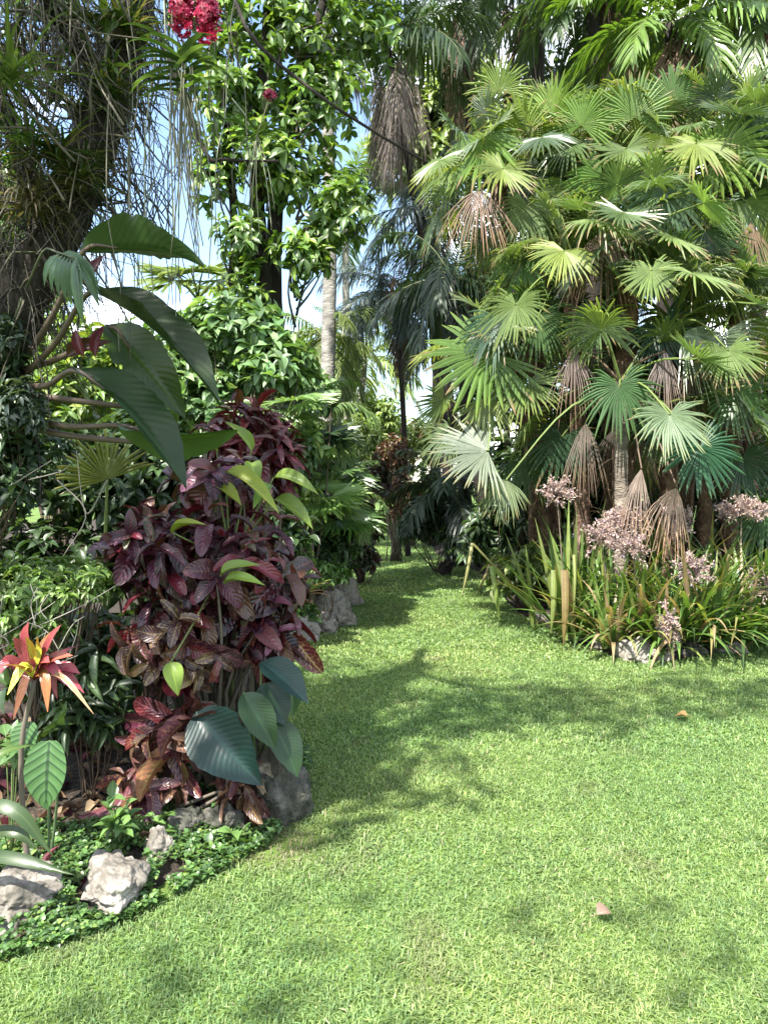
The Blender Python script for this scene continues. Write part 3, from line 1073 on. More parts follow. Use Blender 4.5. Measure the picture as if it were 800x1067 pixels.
for i in range(9):
    q = op + np.array([R.normal(0, 0.04), R.normal(0, 0.04), -rnd(0.15, 0.5)])
    tube(mb, bez([op, (op + q) / 2 + R.normal(0, 0.02, 3), q], 8), [0.0025, 0.0015], 4, (0.19, 0.19, 0.12))
mb.build('root', M_PLAIN, t)
mb = MB()
tube(mb, bez([W(150, -10, 3.75), W(210, 150, 3.5), W(235, 166, 3.45), W(290, 168, 3.4)], 14), [0.012, 0.006], 6)
tube(mb, bez([W(152, -105, 3.8), W(205, -70, 3.85), W(235, -25, 3.9), W(262, 38, 3.7), W(320, 90, 3.6), W(378, 130, 3.6), W(445, 170, 3.7)], 18), [0.013, 0.006], 6)
tag(mb.build('bare_branch', M_BARK), 'thin bare dark boughs sloping down from the leaning tree crown', 'branch')

# giant bird's nest leaves on the tree
fo = W(28, 385, 3.6)
t = thing('giant_anthurium', 'huge dark green paddle leaves on long brown stalks beside the trunk', 'plant', fo)
T_PAD = leaf_tpl(26, 8, 'lance', 0.28, 0.22, 0.012, 0.035)
PADS = [  # base, tip, width m, normal, colour
    (W(84, 262, 3.35), W(226, 240, 3.15), 0.24, (0.02, 0.5, 0.85), (0.022, 0.045, 0.012)),
    (W(92, 302, 3.3), W(246, 364, 3.0), 0.215, (0.1, -0.2, 0.95), (0.012, 0.026, 0.006)),
    (W(112, 338, 3.45), W(188, 416, 3.3), 0.22, (-0.3, -0.5, 0.7), (0.025, 0.048, 0.010)),
    (W(74, 384, 3.2), W(210, 460, 2.95), 0.25, (0.3, -0.32, 0.9), (0.012, 0.030, 0.007)),
    (W(122, 442, 3.45), W(228, 482, 3.25), 0.24, (-0.1, -0.45, -0.8), (0.04, 0.075, 0.018)),
    (W(96, 322, 3.55), W(62, 230, 3.5), 0.12, (0.3, -0.8, 0.3), (0.03, 0.06, 0.02)),
]
for b, tip, wd, nn_, c in PADS[:5]:
    mb = MB()
    L_ = np.linalg.norm(tip - b)
    put_leaves(mb, T_PAD, [b], [tip - b], [nn_], L_ * 1.06, wd, c)
    mb.build('leaf', M_PADDLE, t)
STARTS = [(28, 372), (25, 392), (22, 386), (25, 402), (18, 432)]
for (b, tip, wd, nn_, c), (sx, sy) in zip(PADS, STARTS):
    mb = MB()
    s0 = W(sx, sy, 3.62)
    e = b + nrm(tip - b) * 0.02
    tube(mb, bez([s0, s0 * 0.5 + e * 0.5 + np.array([0, 0, -0.03]), e, b + (tip - b) * 0.3 + nrm(nn_) * -0.012], 16), [0.017, 0.014, 0.011, 0.005], 8, (0.075, 0.055, 0.04))
    mb.build('stalk', M_PLAIN, t)
for pts in [[W(15, 408, 3.6), W(50, 414, 3.55), W(100, 420, 3.5), W(140, 425, 3.55)], [W(15, 440, 3.6), W(60, 452, 3.58), W(110, 458, 3.55), W(168, 462, 3.55)]]:
    mb = MB()
    tube(mb, bez(pts, 12), [0.017, 0.014, 0.011], 8, (0.075, 0.055, 0.04))
    mb.build('stalk', M_PLAIN, t)
for b, dd, L_, wd, c in [((92, 302, 3.2), (0.2, -0.2, 0.6), 0.17, 0.05, (0.06, 0.01, 0.012)), ((100, 372, 3.2), (0.1, -0.1, 1), 0.16, 0.045, (0.08, 0.012, 0.015)), ((70, 372, 3.3), (0.5, -0.2, 0.25), 0.2, 0.07, (0.05, 0.018, 0.012)), ((88, 372, 3.25), (-0.3, -0.2, 0.8), 0.14, 0.045, (0.07, 0.012, 0.012))]:
    mb = MB()
    put_leaves(mb, leaf_tpl(8, 4, 'lance', 0.5, 0.4, 0.03), [W(*b)], [dd], [(0, -1, 0.2)], L_, wd, c)
    mb.build('young_leaf', M_LEAF, t).__setitem__('label', 'small dark red young leaf')

# lobed blue green fern leaf
p0 = W(58, 262, 3.1)
t = thing('lobed_fern', 'pale blue green deeply lobed fern leaf on the trunk', 'fern', p0)
mb = MB()
tip = W(82, 330, 2.95)
for k in range(7):
    f = k / 6
    p = p0 + (W(80, 272, 3.0) - p0) * (0.25 + f * 0.75)
    for s in (-1, 1):
        dpx = np.array([s * (0.75 - 0.5 * f) + 0.35, -0.2, -0.25 - f * 0.75 - (0.3 if s < 0 else 0)])
        put_leaves(mb, T_LAN, [p], [dpx], [(0, -0.8, 0.6)], 0.15 + 0.05 * f, 0.03, (0.11, 0.17, 0.12))
put_leaves(mb, T_LAN, [W(80, 268, 3.0)], [tip - W(80, 268, 3.0)], [(0.2, -1, 0.3)], 0.26, 0.045, (0.12, 0.18, 0.13))
mb.build('frond', M_LEAF, t)
mb = MB()
tube(mb, bez([W(28, 300, 3.5), W(45, 262, 3.3), p0, W(80, 270, 3.0)], 10), [0.006, 0.003], 5, (0.09, 0.1, 0.06))
mb.build('stalk', M_PLAIN, t)

# ================================================================== CROTONS
T_CRO = leaf_tpl(10, 4, 'oblong', 0.55, 0.26, 0.024, 0.03)
CR_BRONZE = [((0.08, 0.035, 0.032), 3), ((0.11, 0.06, 0.03), 1.5), ((0.055, 0.02, 0.028), 3)]
CR_PURPLE = [((0.044, 0.010, 0.018), 4), ((0.11, 0.012, 0.018), 3), ((0.018, 0.008, 0.011), 4), ((0.10, 0.035, 0.055), 1.0), ((0.095, 0.04, 0.02), 1.8), ((0.055, 0.065, 0.022), 1.2), ((0.15, 0.065, 0.07), 0.5)]
CR_RED = [((0.062, 0.008, 0.014), 4), ((0.032, 0.008, 0.012), 4), ((0.10, 0.012, 0.016), 1.5), ((0.07, 0.045, 0.015), 0.8)]


def rosette(mb, c, axis, k, ln, wd, pal, accs, droop=0.5, tpl=T_CRO):
    axis = nrm(axis)
    h = nrm(np.cross(axis, [0.3, 0.2, 0.9]))
    h2 = np.cross(axis, h)
    a = np.arange(k) * 2.4 + rnd(0, 6)
    ring = np.linspace(0, 1, k)
    rad = np.cos(a)[:, None] * h + np.sin(a)[:, None] * h2
    D = rad * (0.45 + 0.6 * ring[:, None]) + axis * (0.9 - 0.9 * ring[:, None]) + np.array([0, 0, -droop]) * ring[:, None] + R.normal(0, 0.12, (k, 3))
    Nn = axis * 0.8 + np.array([0, 0, 0.5]) - rad * 0.1 + R.normal(0, 0.15, (k, 3))
    P = np.asarray(c) - axis * (ring[:, None] * ln * 0.7)
    L_ = ln * (0.55 + 0.5 * ring) * np.exp(R.normal(0, 0.12, k))
    put_leaves(mb, tpl, P, D, Nn, L_, L_ * wd * np.exp(R.normal(0, 0.1, k)), palette(k, pal, 0.25), 0, palette(k, accs, 0.2))


def croton(name, label, base, blobs, ln, wd, k, pal, accs, droop, lowpal=None, zlow=0, nst=26, group=None):
    t = thing(name, label, 'croton', base, group)
    fo, st = MB(), MB()
    for c, r, n_ in blobs:
        C, d = ellipsoid_pts(c, r, n_, 0.35, -0.9)
        for i in range(len(C)):
            low = lowpal is not None and C[i][2] < zlow + R.normal(0, 0.1)
            mood = math.exp(R.normal(0, 0.3)) * np.array([1, math.exp(R.normal(0.05, 0.22)), math.exp(R.normal(0, 0.15))])
            pp = [(np.array(q_) * mood, w_) for q_, w_ in (lowpal if low else pal)]
            rosette(fo, C[i], d[i] * 0.9 + np.array([0, -0.2, 0.45 - (0.3 if low else 0)]) + R.normal(0, 0.22, 3), int(k + R.integers(-2, 3)), ln * rnd(0.65, 1.2), wd * rnd(0.85, 1.2), pp, accs[1 if low else 0], droop)
            if i % 3 == 0:
                b = np.asarray(base) + R.normal(0, 0.08, 3) * [1, 1, 0]
                tube(st, bez([b, b * 0.4 + C[i] * 0.6 + R.normal(0, 0.04, 3), C[i] - nrm(d[i]) * 0.05], 7), [0.013, 0.006], 5, (0.10, 0.085, 0.065))
    fo.build('foliage', M_CROTON, t, acc=True)
    st.build('stems', M_PLAIN, t)
    return t


A_PUR = [((0.11, 0.02, 0.035), 3), ((0.09, 0.04, 0.03), 2), ((0.16, 0.05, 0.06), 1)]
A_BRZ = [((0.22, 0.15, 0.06), 3), ((0.19, 0.09, 0.055), 2), ((0.19, 0.06, 0.07), 1)]
croton('croton_shrub', 'large purple and bronze leaved croton standing at the front of the near bed', GB(215, 3.95),
       [(W(215, 580, 3.95), (0.46, 0.36, 0.36), 46), (W(190, 650, 3.8), (0.36, 0.3, 0.32), 26), (W(268, 600, 3.95), (0.24, 0.3, 0.34), 18), (W(145, 560, 4.0), (0.24, 0.25, 0.25), 14), (W(235, 500, 4.15), (0.3, 0.26, 0.2), 18), (W(185, 755, 3.6), (0.24, 0.16, 0.16), 10), (W(278, 650, 3.85), (0.2, 0.2, 0.25), 10)],
       0.225, 0.40, 8, CR_PURPLE, (A_PUR, A_BRZ), 0.85, CR_BRONZE + CR_PURPLE[:2], 0.85)
croton('croton_shrub', 'low speckled bronze croton drooping over the dark soil', GB(150, 3.6),
       [(W(150, 815, 3.55), (0.25, 0.15, 0.1), 9), (W(262, 812, 3.55), (0.16, 0.12, 0.12), 5)], 0.19, 0.36, 7, CR_BRONZE, (A_BRZ, A_BRZ), 0.9, None)
croton('croton_shrub', 'taller deep red narrow leaved croton rising behind the purple one', GB(262, 4.8),
       [(W(255, 450, 4.8), (0.27, 0.26, 0.22), 30), (W(285, 470, 4.75), (0.2, 0.2, 0.2), 14), (W(240, 510, 4.8), (0.3, 0.25, 0.3), 14)], 0.25, 0.27, 9, CR_RED, ([((0.13, 0.015, 0.02), 2), ((0.12, 0.05, 0.02), 1)],) * 2, 0.6)

# yellow green broad leaves over the croton
pl = W(262, 520, 4.0)
t = thing('yellow_green_plant', 'broad yellow green pointed leaves poking out of the purple croton top', 'plant', GB(268, 4.1))
mb = MB()
T_BR = leaf_tpl(10, 4, 'ovate', 0.4, 0.3, 0.01)
YL = [(W(228, 508, 3.9), W(250, 512, 3.75), 0.07), (W(235, 492, 3.9), W(296, 512, 3.7), 0.085), (W(282, 505, 3.95), W(262, 520, 3.8), 0.07), (W(285, 498, 3.95), W(332, 496, 3.8), 0.085),
      (W(286, 520, 3.95), W(330, 535, 3.8), 0.09), (W(262, 482, 4.0), W(268, 498, 3.8), 0.08), (W(180, 555, 3.7), W(204, 530, 3.55), 0.04), (W(230, 600, 3.6), W(262, 575, 3.5), 0.06), (W(234, 608, 3.6), W(268, 592, 3.45), 0.06), (W(178, 690, 3.45), W(186, 722, 3.35), 0.08), (W(262, 470, 4.1), W(245, 432, 4.0), 0.07), (W(226, 470, 4.1), W(212, 452, 4.0), 0.07)]
for b, e, wd in YL:
    L_ = np.linalg.norm(e - b) * 0.95
    put_leaves(mb, T_BR, [b], [e - b], [(0.1, -0.6, 0.8)], max(L_, 0.13), wd * 1.1, palette(1, [((0.14, 0.21, 0.03), 2), ((0.10, 0.17, 0.03), 2), ((0.19, 0.23, 0.03), 1)])[0])
mb.build('foliage', M_BROAD, t)
mb = MB()
for b, e, wd in YL:
    tube(mb, bez([GB(240, 4.0) + [0, 0, 0.3], W(240, 600, 4.0), b], 8), [0.008, 0.004], 5, (0.10, 0.13, 0.04))
mb.build('stems', M_PLAIN, t)

# teal ribbed leaves at the lower right of the croton
t = thing('broadleaf_plant', 'big blue green ribbed oval leaves below the croton by the lawn edge', 'plant', GB(270, 3.75))
TL = [(W(205, 742, 3.45), W(264, 815, 3.25), 0.27, (-0.1, -0.92, 0.4), (0.008, 0.027, 0.023)), (W(254, 722, 3.5), W(288, 778, 3.4), 0.15, (0.25, -0.85, 0.45), (0.02, 0.048, 0.016)),
      (W(272, 690, 3.6), W(322, 722, 3.45), 0.16, (0.1, -0.45, 0.9), (0.014, 0.036, 0.03)), (W(275, 712, 3.65), W(298, 752, 3.55), 0.17, (0.2, -0.7, 0.5), (0.014, 0.035, 0.02)),
      (W(284, 752, 3.6), W(314, 806, 3.5), 0.16, (0.35, -0.7, 0.55), (0.022, 0.05, 0.02)), (W(300, 690, 3.75), W(308, 745, 3.65), 0.12, (0.3, -0.7, 0.3), (0.05, 0.10, 0.035))]
for b, e, wd, nn_, c in TL:
    mb = MB()
    put_leaves(mb, leaf_tpl(16, 6, 'ovate', 0.22, 0.25, 0.010, 0.02), [b], [e - b], [nn_], np.linalg.norm(e - b) * 1.05, wd, c)
    mb.build('leaf', M_BROAD, t)
for b, e, wd, nn_, c in TL:
    mb = MB()
    tube(mb, bez([GB(270, 3.75) + [0, 0, 0.05], (GB(270, 3.75) + b) / 2 + [0, 0, 0.1], b], 8), [0.008, 0.005], 5, (0.09, 0.13, 0.05))
    mb.build('stalk', M_PLAIN, t)

# red and yellow cordyline
cb = W(36, 706, 2.95)
t = thing('cordyline', 'pink and red cordyline with one bright yellow leaf, before the shade', 'plant', GB(24, 3.0))
CL = [(-32, 0.18, (0.42, 0.10, 0.13), (30, 648)), (0, 0.2, (0.40, 0.10, 0.12), (64, 651)), (0, 0.2, (0.42, 0.13, 0.08), (76, 683)), (0, 0.2, (0.38, 0.06, 0.09), (84, 702)),
      (0, 0.2, (0.36, 0.05, 0.09), (72, 716)), (0, 0.2, (0.55, 0.52, 0.05), (8, 724)), (0, 0.2, (0.40, 0.09, 0.12), (-12, 716)), (0, 0.3, (0.36, 0.24, 0.12), (98, 744)), (0, 0.2, (0.34, 0.14, 0.04), (50, 742)),
      (0, 0.2, (0.5, 0.42, 0.05), (38, 664)), (0, 0.2, (0.20, 0.09, 0.05), (14, 750)), (0, 0.2, (0.36, 0.09, 0.11), (14, 664)), (0, 0.2, (0.30, 0.06, 0.09), (60, 728)), (0, 0.2, (0.34, 0.07, 0.10), (88, 722)), (0, 0.2, (0.25, 0.05, 0.06), (2, 690)), (0, 0.2, (0.42, 0.1, 0.1), (52, 690))]
for i, (_, _, c, (tx, ty)) in enumerate(CL):
    mb = MB()
    e = W(tx, ty, 2.95 - 0.16 * R.random())
    droopy = ty > 708
    mid = (cb + e) / 2 + np.array([R.normal(0, 0.012), 0, 0.075 if droopy else 0.035])
    pts = bez([cb + R.normal(0, 0.006, 3), mid, e], 12)
    v = np.linspace(0, 1, 12)
    wd = (0.010 if tx > 90 else 0.019) * np.clip(np.minimum(0.35 + v * 1.6, (1 - v) * 3 + 0.05), 0, 1)
    tg = nrm(np.gradient(pts, axis=0))
    nn_ = nrm(np.array([0, -0.8, 0.6]) - tg * (tg @ np.array([0, -0.8, 0.6]))[:, None])
    sd = np.cross(tg, nn_)
    V = np.stack([pts - sd * wd[:, None] + nn_ * wd[:, None] * 0.3, pts, pts + sd * wd[:, None] + nn_ * wd[:, None] * 0.3], 1).reshape(-1, 3)
    q = [(k * 3 + j, k * 3 + j + 1, k * 3 + j + 4, k * 3 + j + 3) for k in range(11) for j in (0, 1)]
    u = [(x, a) for a in v for x in (-1, 0, 1)]
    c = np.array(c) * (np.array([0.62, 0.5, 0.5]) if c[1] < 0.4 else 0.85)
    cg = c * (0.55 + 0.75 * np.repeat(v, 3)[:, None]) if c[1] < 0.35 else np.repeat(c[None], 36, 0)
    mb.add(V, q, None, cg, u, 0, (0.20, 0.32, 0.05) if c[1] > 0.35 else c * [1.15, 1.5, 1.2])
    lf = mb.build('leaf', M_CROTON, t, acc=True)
    if c[1] > 0.35 and ty == 724:
        lf['label'] = 'bright yellow green leaf'
for i in range(11):
    mb = MB()
    a = rnd(0, 6.28)
    el = rnd(0.2, 1.3)
    c = palette(1, [((0.26, 0.05, 0.08), 3), ((0.30, 0.09, 0.11), 2), ((0.12, 0.03, 0.04), 1.5), ((0.30, 0.26, 0.04), 0.8), ((0.24, 0.10, 0.04), 1)], 0.2)[0]
    strap(mb, cb + R.normal(0, 0.008, 3), [math.cos(a) * math.cos(el), math.sin(a) * math.cos(el), math.sin(el)], rnd(0.12, 0.26), rnd(0.022, 0.036), rnd(0.4, 1.1), c, 0.5, n_=12, acc=c * np.array([1.15, 1.6, 1.2]))
    mb.build('leaf', M_CROTON, t, acc=True)
mb = MB()
tube(mb, bez([GB(24, 3.0), W(22, 790, 3.0), cb - [0, 0, 0.01]], 10), [0.012, 0.009], 7, (0.12, 0.10, 0.08))
mb.build('stem', M_PLAIN, t)

# alocasia
t = thing('alocasia', 'dark veined heart shaped leaf held low under the cordyline', 'plant', GB(45, 3.1))
for b, e, wd, nn_ in [(W(52, 772, 2.9), W(45, 846, 2.82), 0.155, (0.05, -0.95, 0.3)), (W(32, 752, 3.05), W(20, 790, 3.0), 0.12, (-0.1, -0.7, 0.7))]:
    mb = MB()
    put_leaves(mb, leaf_tpl(14, 6, 'heart', 0.12, 0.2), [b], [e - b], [nn_], np.linalg.norm(e - b), wd, (0.05, 0.11, 0.035))
    mb.build('leaf', M_DARKV, t)
    mb = MB()
    tube(mb, bez([GB(45, 3.1), (GB(45, 3.1) + b) / 2 + [0.02, 0.03, 0.05], b], 8), [0.007, 0.004], 5, (0.07, 0.11, 0.05))
    mb.build('stalk', M_PLAIN, t)

# strap leaves, bottom corner
t = thing('strap_leaf_plant', 'long arching striped strap leaves lying over the pale pitted rock', 'plant', GB(-60, 2.8))
for pts, wd, c in [([W(-60, 905, 2.8), W(0, 893, 2.72), W(78, 912, 2.68)], 0.045, (0.025, 0.05, 0.012)), ([W(-60, 850, 2.8), W(10, 842, 2.75), W(56, 892, 2.75)], 0.05, (0.03, 0.058, 0.015)),
                   ([W(-50, 880, 2.85), W(10, 866, 2.8), W(40, 885, 2.8)], 0.04, (0.025, 0.048, 0.012)), ([W(-60, 860, 2.8), W(-5, 790, 2.9), W(36, 776, 3.0)], 0.03, (0.07, 0.12, 0.03))]:
    mb = MB()
    p = bez(pts, 14)
    v = np.linspace(0, 1, 14)
    w_ = wd * 0.5 * np.clip((1 - v) * 3 + 0.04, 0, 1)
    up = np.array([0, -0.75, 0.65])
    tg = nrm(np.gradient(p, axis=0))
    sd = nrm(np.cross(tg, up))
    V = np.stack([p - sd * w_[:, None] + up * 0.007, p, p + sd * w_[:, None] + up * 0.007], 1).reshape(-1, 3)
    q = [(k * 3 + j, k * 3 + j + 1, k * 3 + j + 4, k * 3 + j + 3) for k in range(13) for j in (0, 1)]
    mb.add(V, q, None, c, [(x, a) for a in v for x in (-1, 0, 1)])
    mb.build('leaf', M_LEAF, t)

# seedlings
SG = 'seedlings in the ground cover'
for px, py, d, n_, s, lab in [(122, 852, 3.25, 14, 0.062, 'light green leafy seedling, tallest of the ground cover beside the dark soil'), (160, 858, 3.35, 7, 0.05, 'light green seedling just left of the grey mossy rock'),
                              (246, 866, 3.4, 6, 0.06, 'slim light green seedling near the dark mossy boulder'), (198, 888, 3.3, 5, 0.05, 'low light green seedling beside the small upright rock'),
                              (10, 778, 3.15, 12, 0.065, 'pale green bushy seedling under the cordyline')]:
    c = W(px, py, d)
    t = thing('seedling', lab, 'seedling', [c[0], c[1], 0.08], SG)
    mb, st = MB(), MB()
    C = c + R.normal(0, 1, (n_, 3)) * [0.045, 0.04, 0.035]
    clump_leaves(mb, C, R.normal(0, 0.4, (n_, 3)) + [0, -0.2, 1], 4, s, 0.6, [((0.10, 0.18, 0.05), 3), ((0.07, 0.135, 0.045), 2)], T_OV, 0.2, 0.9)
    for a in C:
        tube(st, bez([[c[0], c[1], 0.06], a * 0.5 + np.array([c[0], c[1], 0.06]) * 0.5, a], 5), [0.003, 0.002], 4, (0.1, 0.14, 0.05))
    mb.build('foliage', M_LEAF, t)
    st.build('stems', M_PLAIN, t)

# fine leaved bright shrub and bare twigs
shrub('fine_leaved_shrub', 'bright fine leaved shrub with bare pale twigs under the leaning tree', 'shrub', GB(35, 3.9), [(W(40, 608, 3.8), (0.34, 0.3, 0.15), 330), (W(92, 610, 3.8), (0.16, 0.25, 0.13), 110), (W(15, 650, 3.65), (0.26, 0.25, 0.16), 170)], 0.05, 0.34, [((0.13, 0.21, 0.05), 3), ((0.08, 0.14, 0.035), 3), ((0.19, 0.26, 0.08), 1)], 7, T_LAN, 0.15, stem=0.008, nst=14)
mb = MB()
for i in range(26):
    p = W(rnd(-10, 80), rnd(640, 700), rnd(3.3, 3.7))
    q = p + np.array([R.normal(0, 0.14), R.normal(0, 0.06), rnd(-0.02, 0.2)])
    tube(mb, bez([p, (p + q) / 2 + R.normal(0, 0.025, 3), q], 8), [0.003, 0.0015], 4, (0.22, 0.20, 0.17))
for a in [[(30, 500), (62, 492), (72, 486)], [(60, 500), (90, 535), (66, 580)], [(112, 500), (90, 535), (80, 470)], [(14, 505), (34, 492), (54, 480)]]:
    tube(mb, bez([W(x, y, 3.5) for x, y in a], 10), [0.0035, 0.002], 5, (0.17, 0.155, 0.13))
tag(mb.build('dead_twig', M_PLAIN), 'tangle of pale bare dead twigs above the pink cordyline', 'twigs')

# leaf litter on the shaded soil
mb = MB()
m = 900
P = np.c_[rnd(-2.6, 0.0, m), rnd(2.9, 5.0, m)]
P = P[in_poly(P, LP) & (edge_dist(P, LP) > 0.25)]
m = len(P)
put_leaves(mb, leaf_tpl(4, 2, 'ovate', 0.4, 0.5), np.c_[P, np.full(m, 0.055) + rnd(0, 0.03, m)], np.c_[R.normal(0, 1, (m, 2)), R.normal(0, 0.2, m)], np.c_[R.normal(0, 0.35, (m, 2)), np.ones(m)], rnd(0.05, 0.14, m), rnd(0.025, 0.06, m), palette(m, [((0.13, 0.085, 0.05), 3), ((0.07, 0.045, 0.03), 3), ((0.22, 0.16, 0.10), 1), ((0.10, 0.03, 0.04), 1)], 0.3))
ll = struct(mb.build('leaf_litter', M_DRY), 'stuff')
tag(ll, 'scattered brown dead leaves on the shaded soil', 'leaf litter')
shrub('low_fern', 'dark low ferny growth in the shade right of the pink cordyline', 'fern', GB(90, 3.75), [(W(85, 745, 3.75), (0.22, 0.2, 0.14), 46), (W(110, 700, 3.9), (0.2, 0.2, 0.2), 40)], 0.13, 0.22, [((0.03, 0.055, 0.02), 3), ((0.05, 0.085, 0.03), 1)], 7, T_LAN, 0.35, stem=0.005)

# shady shrubs behind
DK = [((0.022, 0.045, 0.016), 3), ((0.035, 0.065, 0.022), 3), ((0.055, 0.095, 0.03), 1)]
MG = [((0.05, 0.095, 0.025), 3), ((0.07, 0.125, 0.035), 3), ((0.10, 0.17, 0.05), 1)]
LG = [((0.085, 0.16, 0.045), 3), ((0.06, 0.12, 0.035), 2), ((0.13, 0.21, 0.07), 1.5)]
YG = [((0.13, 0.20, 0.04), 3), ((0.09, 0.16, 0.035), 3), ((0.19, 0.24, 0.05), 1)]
SB = 'shady shrubs behind the leaning tree'
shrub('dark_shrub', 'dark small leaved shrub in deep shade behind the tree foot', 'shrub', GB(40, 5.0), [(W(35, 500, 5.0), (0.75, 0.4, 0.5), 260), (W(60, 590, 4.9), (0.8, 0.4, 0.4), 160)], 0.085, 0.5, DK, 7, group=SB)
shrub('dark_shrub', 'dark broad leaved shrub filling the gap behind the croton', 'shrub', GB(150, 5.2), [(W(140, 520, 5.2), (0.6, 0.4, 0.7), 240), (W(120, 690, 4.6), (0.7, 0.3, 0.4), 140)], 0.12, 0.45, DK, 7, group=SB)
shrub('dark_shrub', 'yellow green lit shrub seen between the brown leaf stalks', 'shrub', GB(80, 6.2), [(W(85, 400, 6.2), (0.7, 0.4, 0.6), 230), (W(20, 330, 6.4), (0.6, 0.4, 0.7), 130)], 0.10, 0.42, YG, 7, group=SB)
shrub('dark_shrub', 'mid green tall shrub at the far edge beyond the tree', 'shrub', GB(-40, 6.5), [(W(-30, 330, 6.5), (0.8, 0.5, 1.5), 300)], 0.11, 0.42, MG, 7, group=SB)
t = thing('fan_palm_sapling', 'olive yellow fan leaf in the gloom below the brown leaf stalks', 'palm', GB(105, 4.6), 'small fan palm saplings')
fan_frond(t, GB(105, 4.6) + [0, 0, 0.2], W(112, 500, 4.4), (-0.35, -0.1, 1), (0.3, -0.9, 0.2), 0.30, (0.11, 0.13, 0.025), nseg=22, spread=170, droop=0.1)

# ================================================================== FAR BANK, LEFT
t = thing('cordyline', 'small pink leaved cordyline on the rocks of the far bank', 'plant', GB(316, 8.1))
mb = MB()
for i in range(16):
    d = nrm([R.normal(0, 0.6), R.normal(0, 0.5), rnd(0.3, 1)])
    strap(mb, W(316, 620, 8.0) + R.normal(0, 0.01, 3), d, rnd(0.25, 0.42), 0.045, 0.7, palette(1, [((0.42, 0.06, 0.10), 3), ((0.45, 0.25, 0.15), 1), ((0.2, 0.25, 0.06), 1)])[0], n_=7)
mb.build('leaf_rosette', M_LEAF, t)
mb = MB()
tube(mb, [GB(316, 8.1), W(316, 620, 8.0)], [0.014, 0.01], 6)
mb.build('stem', M_PLAIN, t)
shrub('weedy_plant', 'light green leafy weeds sprouting over the far bank rocks', 'plant', GB(340, 8.3), [(W(338, 598, 8.3), (0.32, 0.25, 0.16), 70), (W(318, 640, 8.0), (0.16, 0.12, 0.2), 26)], 0.10, 0.4, LG, 6, T_LAN, stem=0.006)
SGB = 'low shrubs of the far bank'
shrub('low_shrub', 'low ferny green shrub hiding the bank behind the croton', 'shrub', GB(278, 7.0), [(W(296, 590, 7.4), (0.3, 0.25, 0.4), 110), (W(292, 640, 7.2), (0.2, 0.2, 0.25), 45)], 0.10, 0.35, LG, 7, T_LAN, 0.3, SGB, 0.006)
shrub('low_shrub', 'dark low shrub in the shade under the starry fan sapling', 'shrub', GB(345, 8.9), [(W(345, 575, 8.9), (0.36, 0.3, 0.42), 120)], 0.11, 0.4, DK, 7, T_LAN, 0.3, SGB, 0.006)
MB_ = 'broad leaved shrubs banked up beyond the crotons'
shrub('leafy_shrub', 'pale green glossy shrub below the leafy tree trunks', 'shrub', GB(255, 7.6), [(W(240, 345, 7.6), (0.62, 0.5, 0.40), 190), (W(285, 385, 7.5), (0.45, 0.4, 0.42), 120), (W(215, 420, 7.6), (0.5, 0.4, 0.5), 110)], 0.14, 0.52, [((0.11, 0.19, 0.075), 3), ((0.16, 0.24, 0.11), 2), ((0.06, 0.115, 0.045), 2)], 7, T_OV, 0.3, MB_)
shrub('leafy_shrub', 'dark heart leaved shrub in front of the grey palm trunk', 'shrub', GB(320, 8.6), [(W(322, 415, 8.6), (0.40, 0.35, 0.42), 90), (W(300, 480, 8.2), (0.4, 0.35, 0.5), 80)], 0.12, 0.6, [((0.075, 0.13, 0.055), 3), ((0.12, 0.19, 0.08), 2)], 7, T_OV, 0.35, MB_)
shrub('leafy_shrub', 'deep green shrub low behind the red croton', 'shrub', GB(285, 7.2), [(W(285, 560, 7.2), (0.4, 0.35, 0.5), 110)], 0.12, 0.45, DK, 7, T_OV, 0.3, MB_)
shrub('leafy_shrub', 'mid green bush before the pale light gap', 'shrub', GB(350, 10.5), [(W(345, 500, 10.5), (0.5, 0.45, 0.55), 120), (W(345, 555, 10.0), (0.4, 0.35, 0.4), 70)], 0.12, 0.36, LG, 7, T_LAN, 0.3, MB_)
shrub('leafy_shrub', 'lime green spreading shrub among the fan saplings', 'shrub', GB(300, 8.4), [(W(308, 520, 8.3), (0.28, 0.25, 0.2), 50), (W(322, 470, 8.3), (0.25, 0.25, 0.25), 42)], 0.14, 0.4, YG, 6, T_LAN, 0.3, MB_)
t = shrub('dark_red_shrub', 'dark maroon and green shrub at the bend of the lawn', 'shrub', GB(376, 12.4), [(W(376, 545, 12.4), (0.32, 0.3, 0.45), 110), (W(376, 580, 12.2), (0.28, 0.25, 0.4), 70), (W(384, 500, 12.6), (0.4, 0.3, 0.5), 80)], 0.16, 0.4, [((0.028, 0.03, 0.018), 3), ((0.055, 0.025, 0.02), 2), ((0.045, 0.075, 0.025), 1.5)], 7, T_LAN, 0.3)

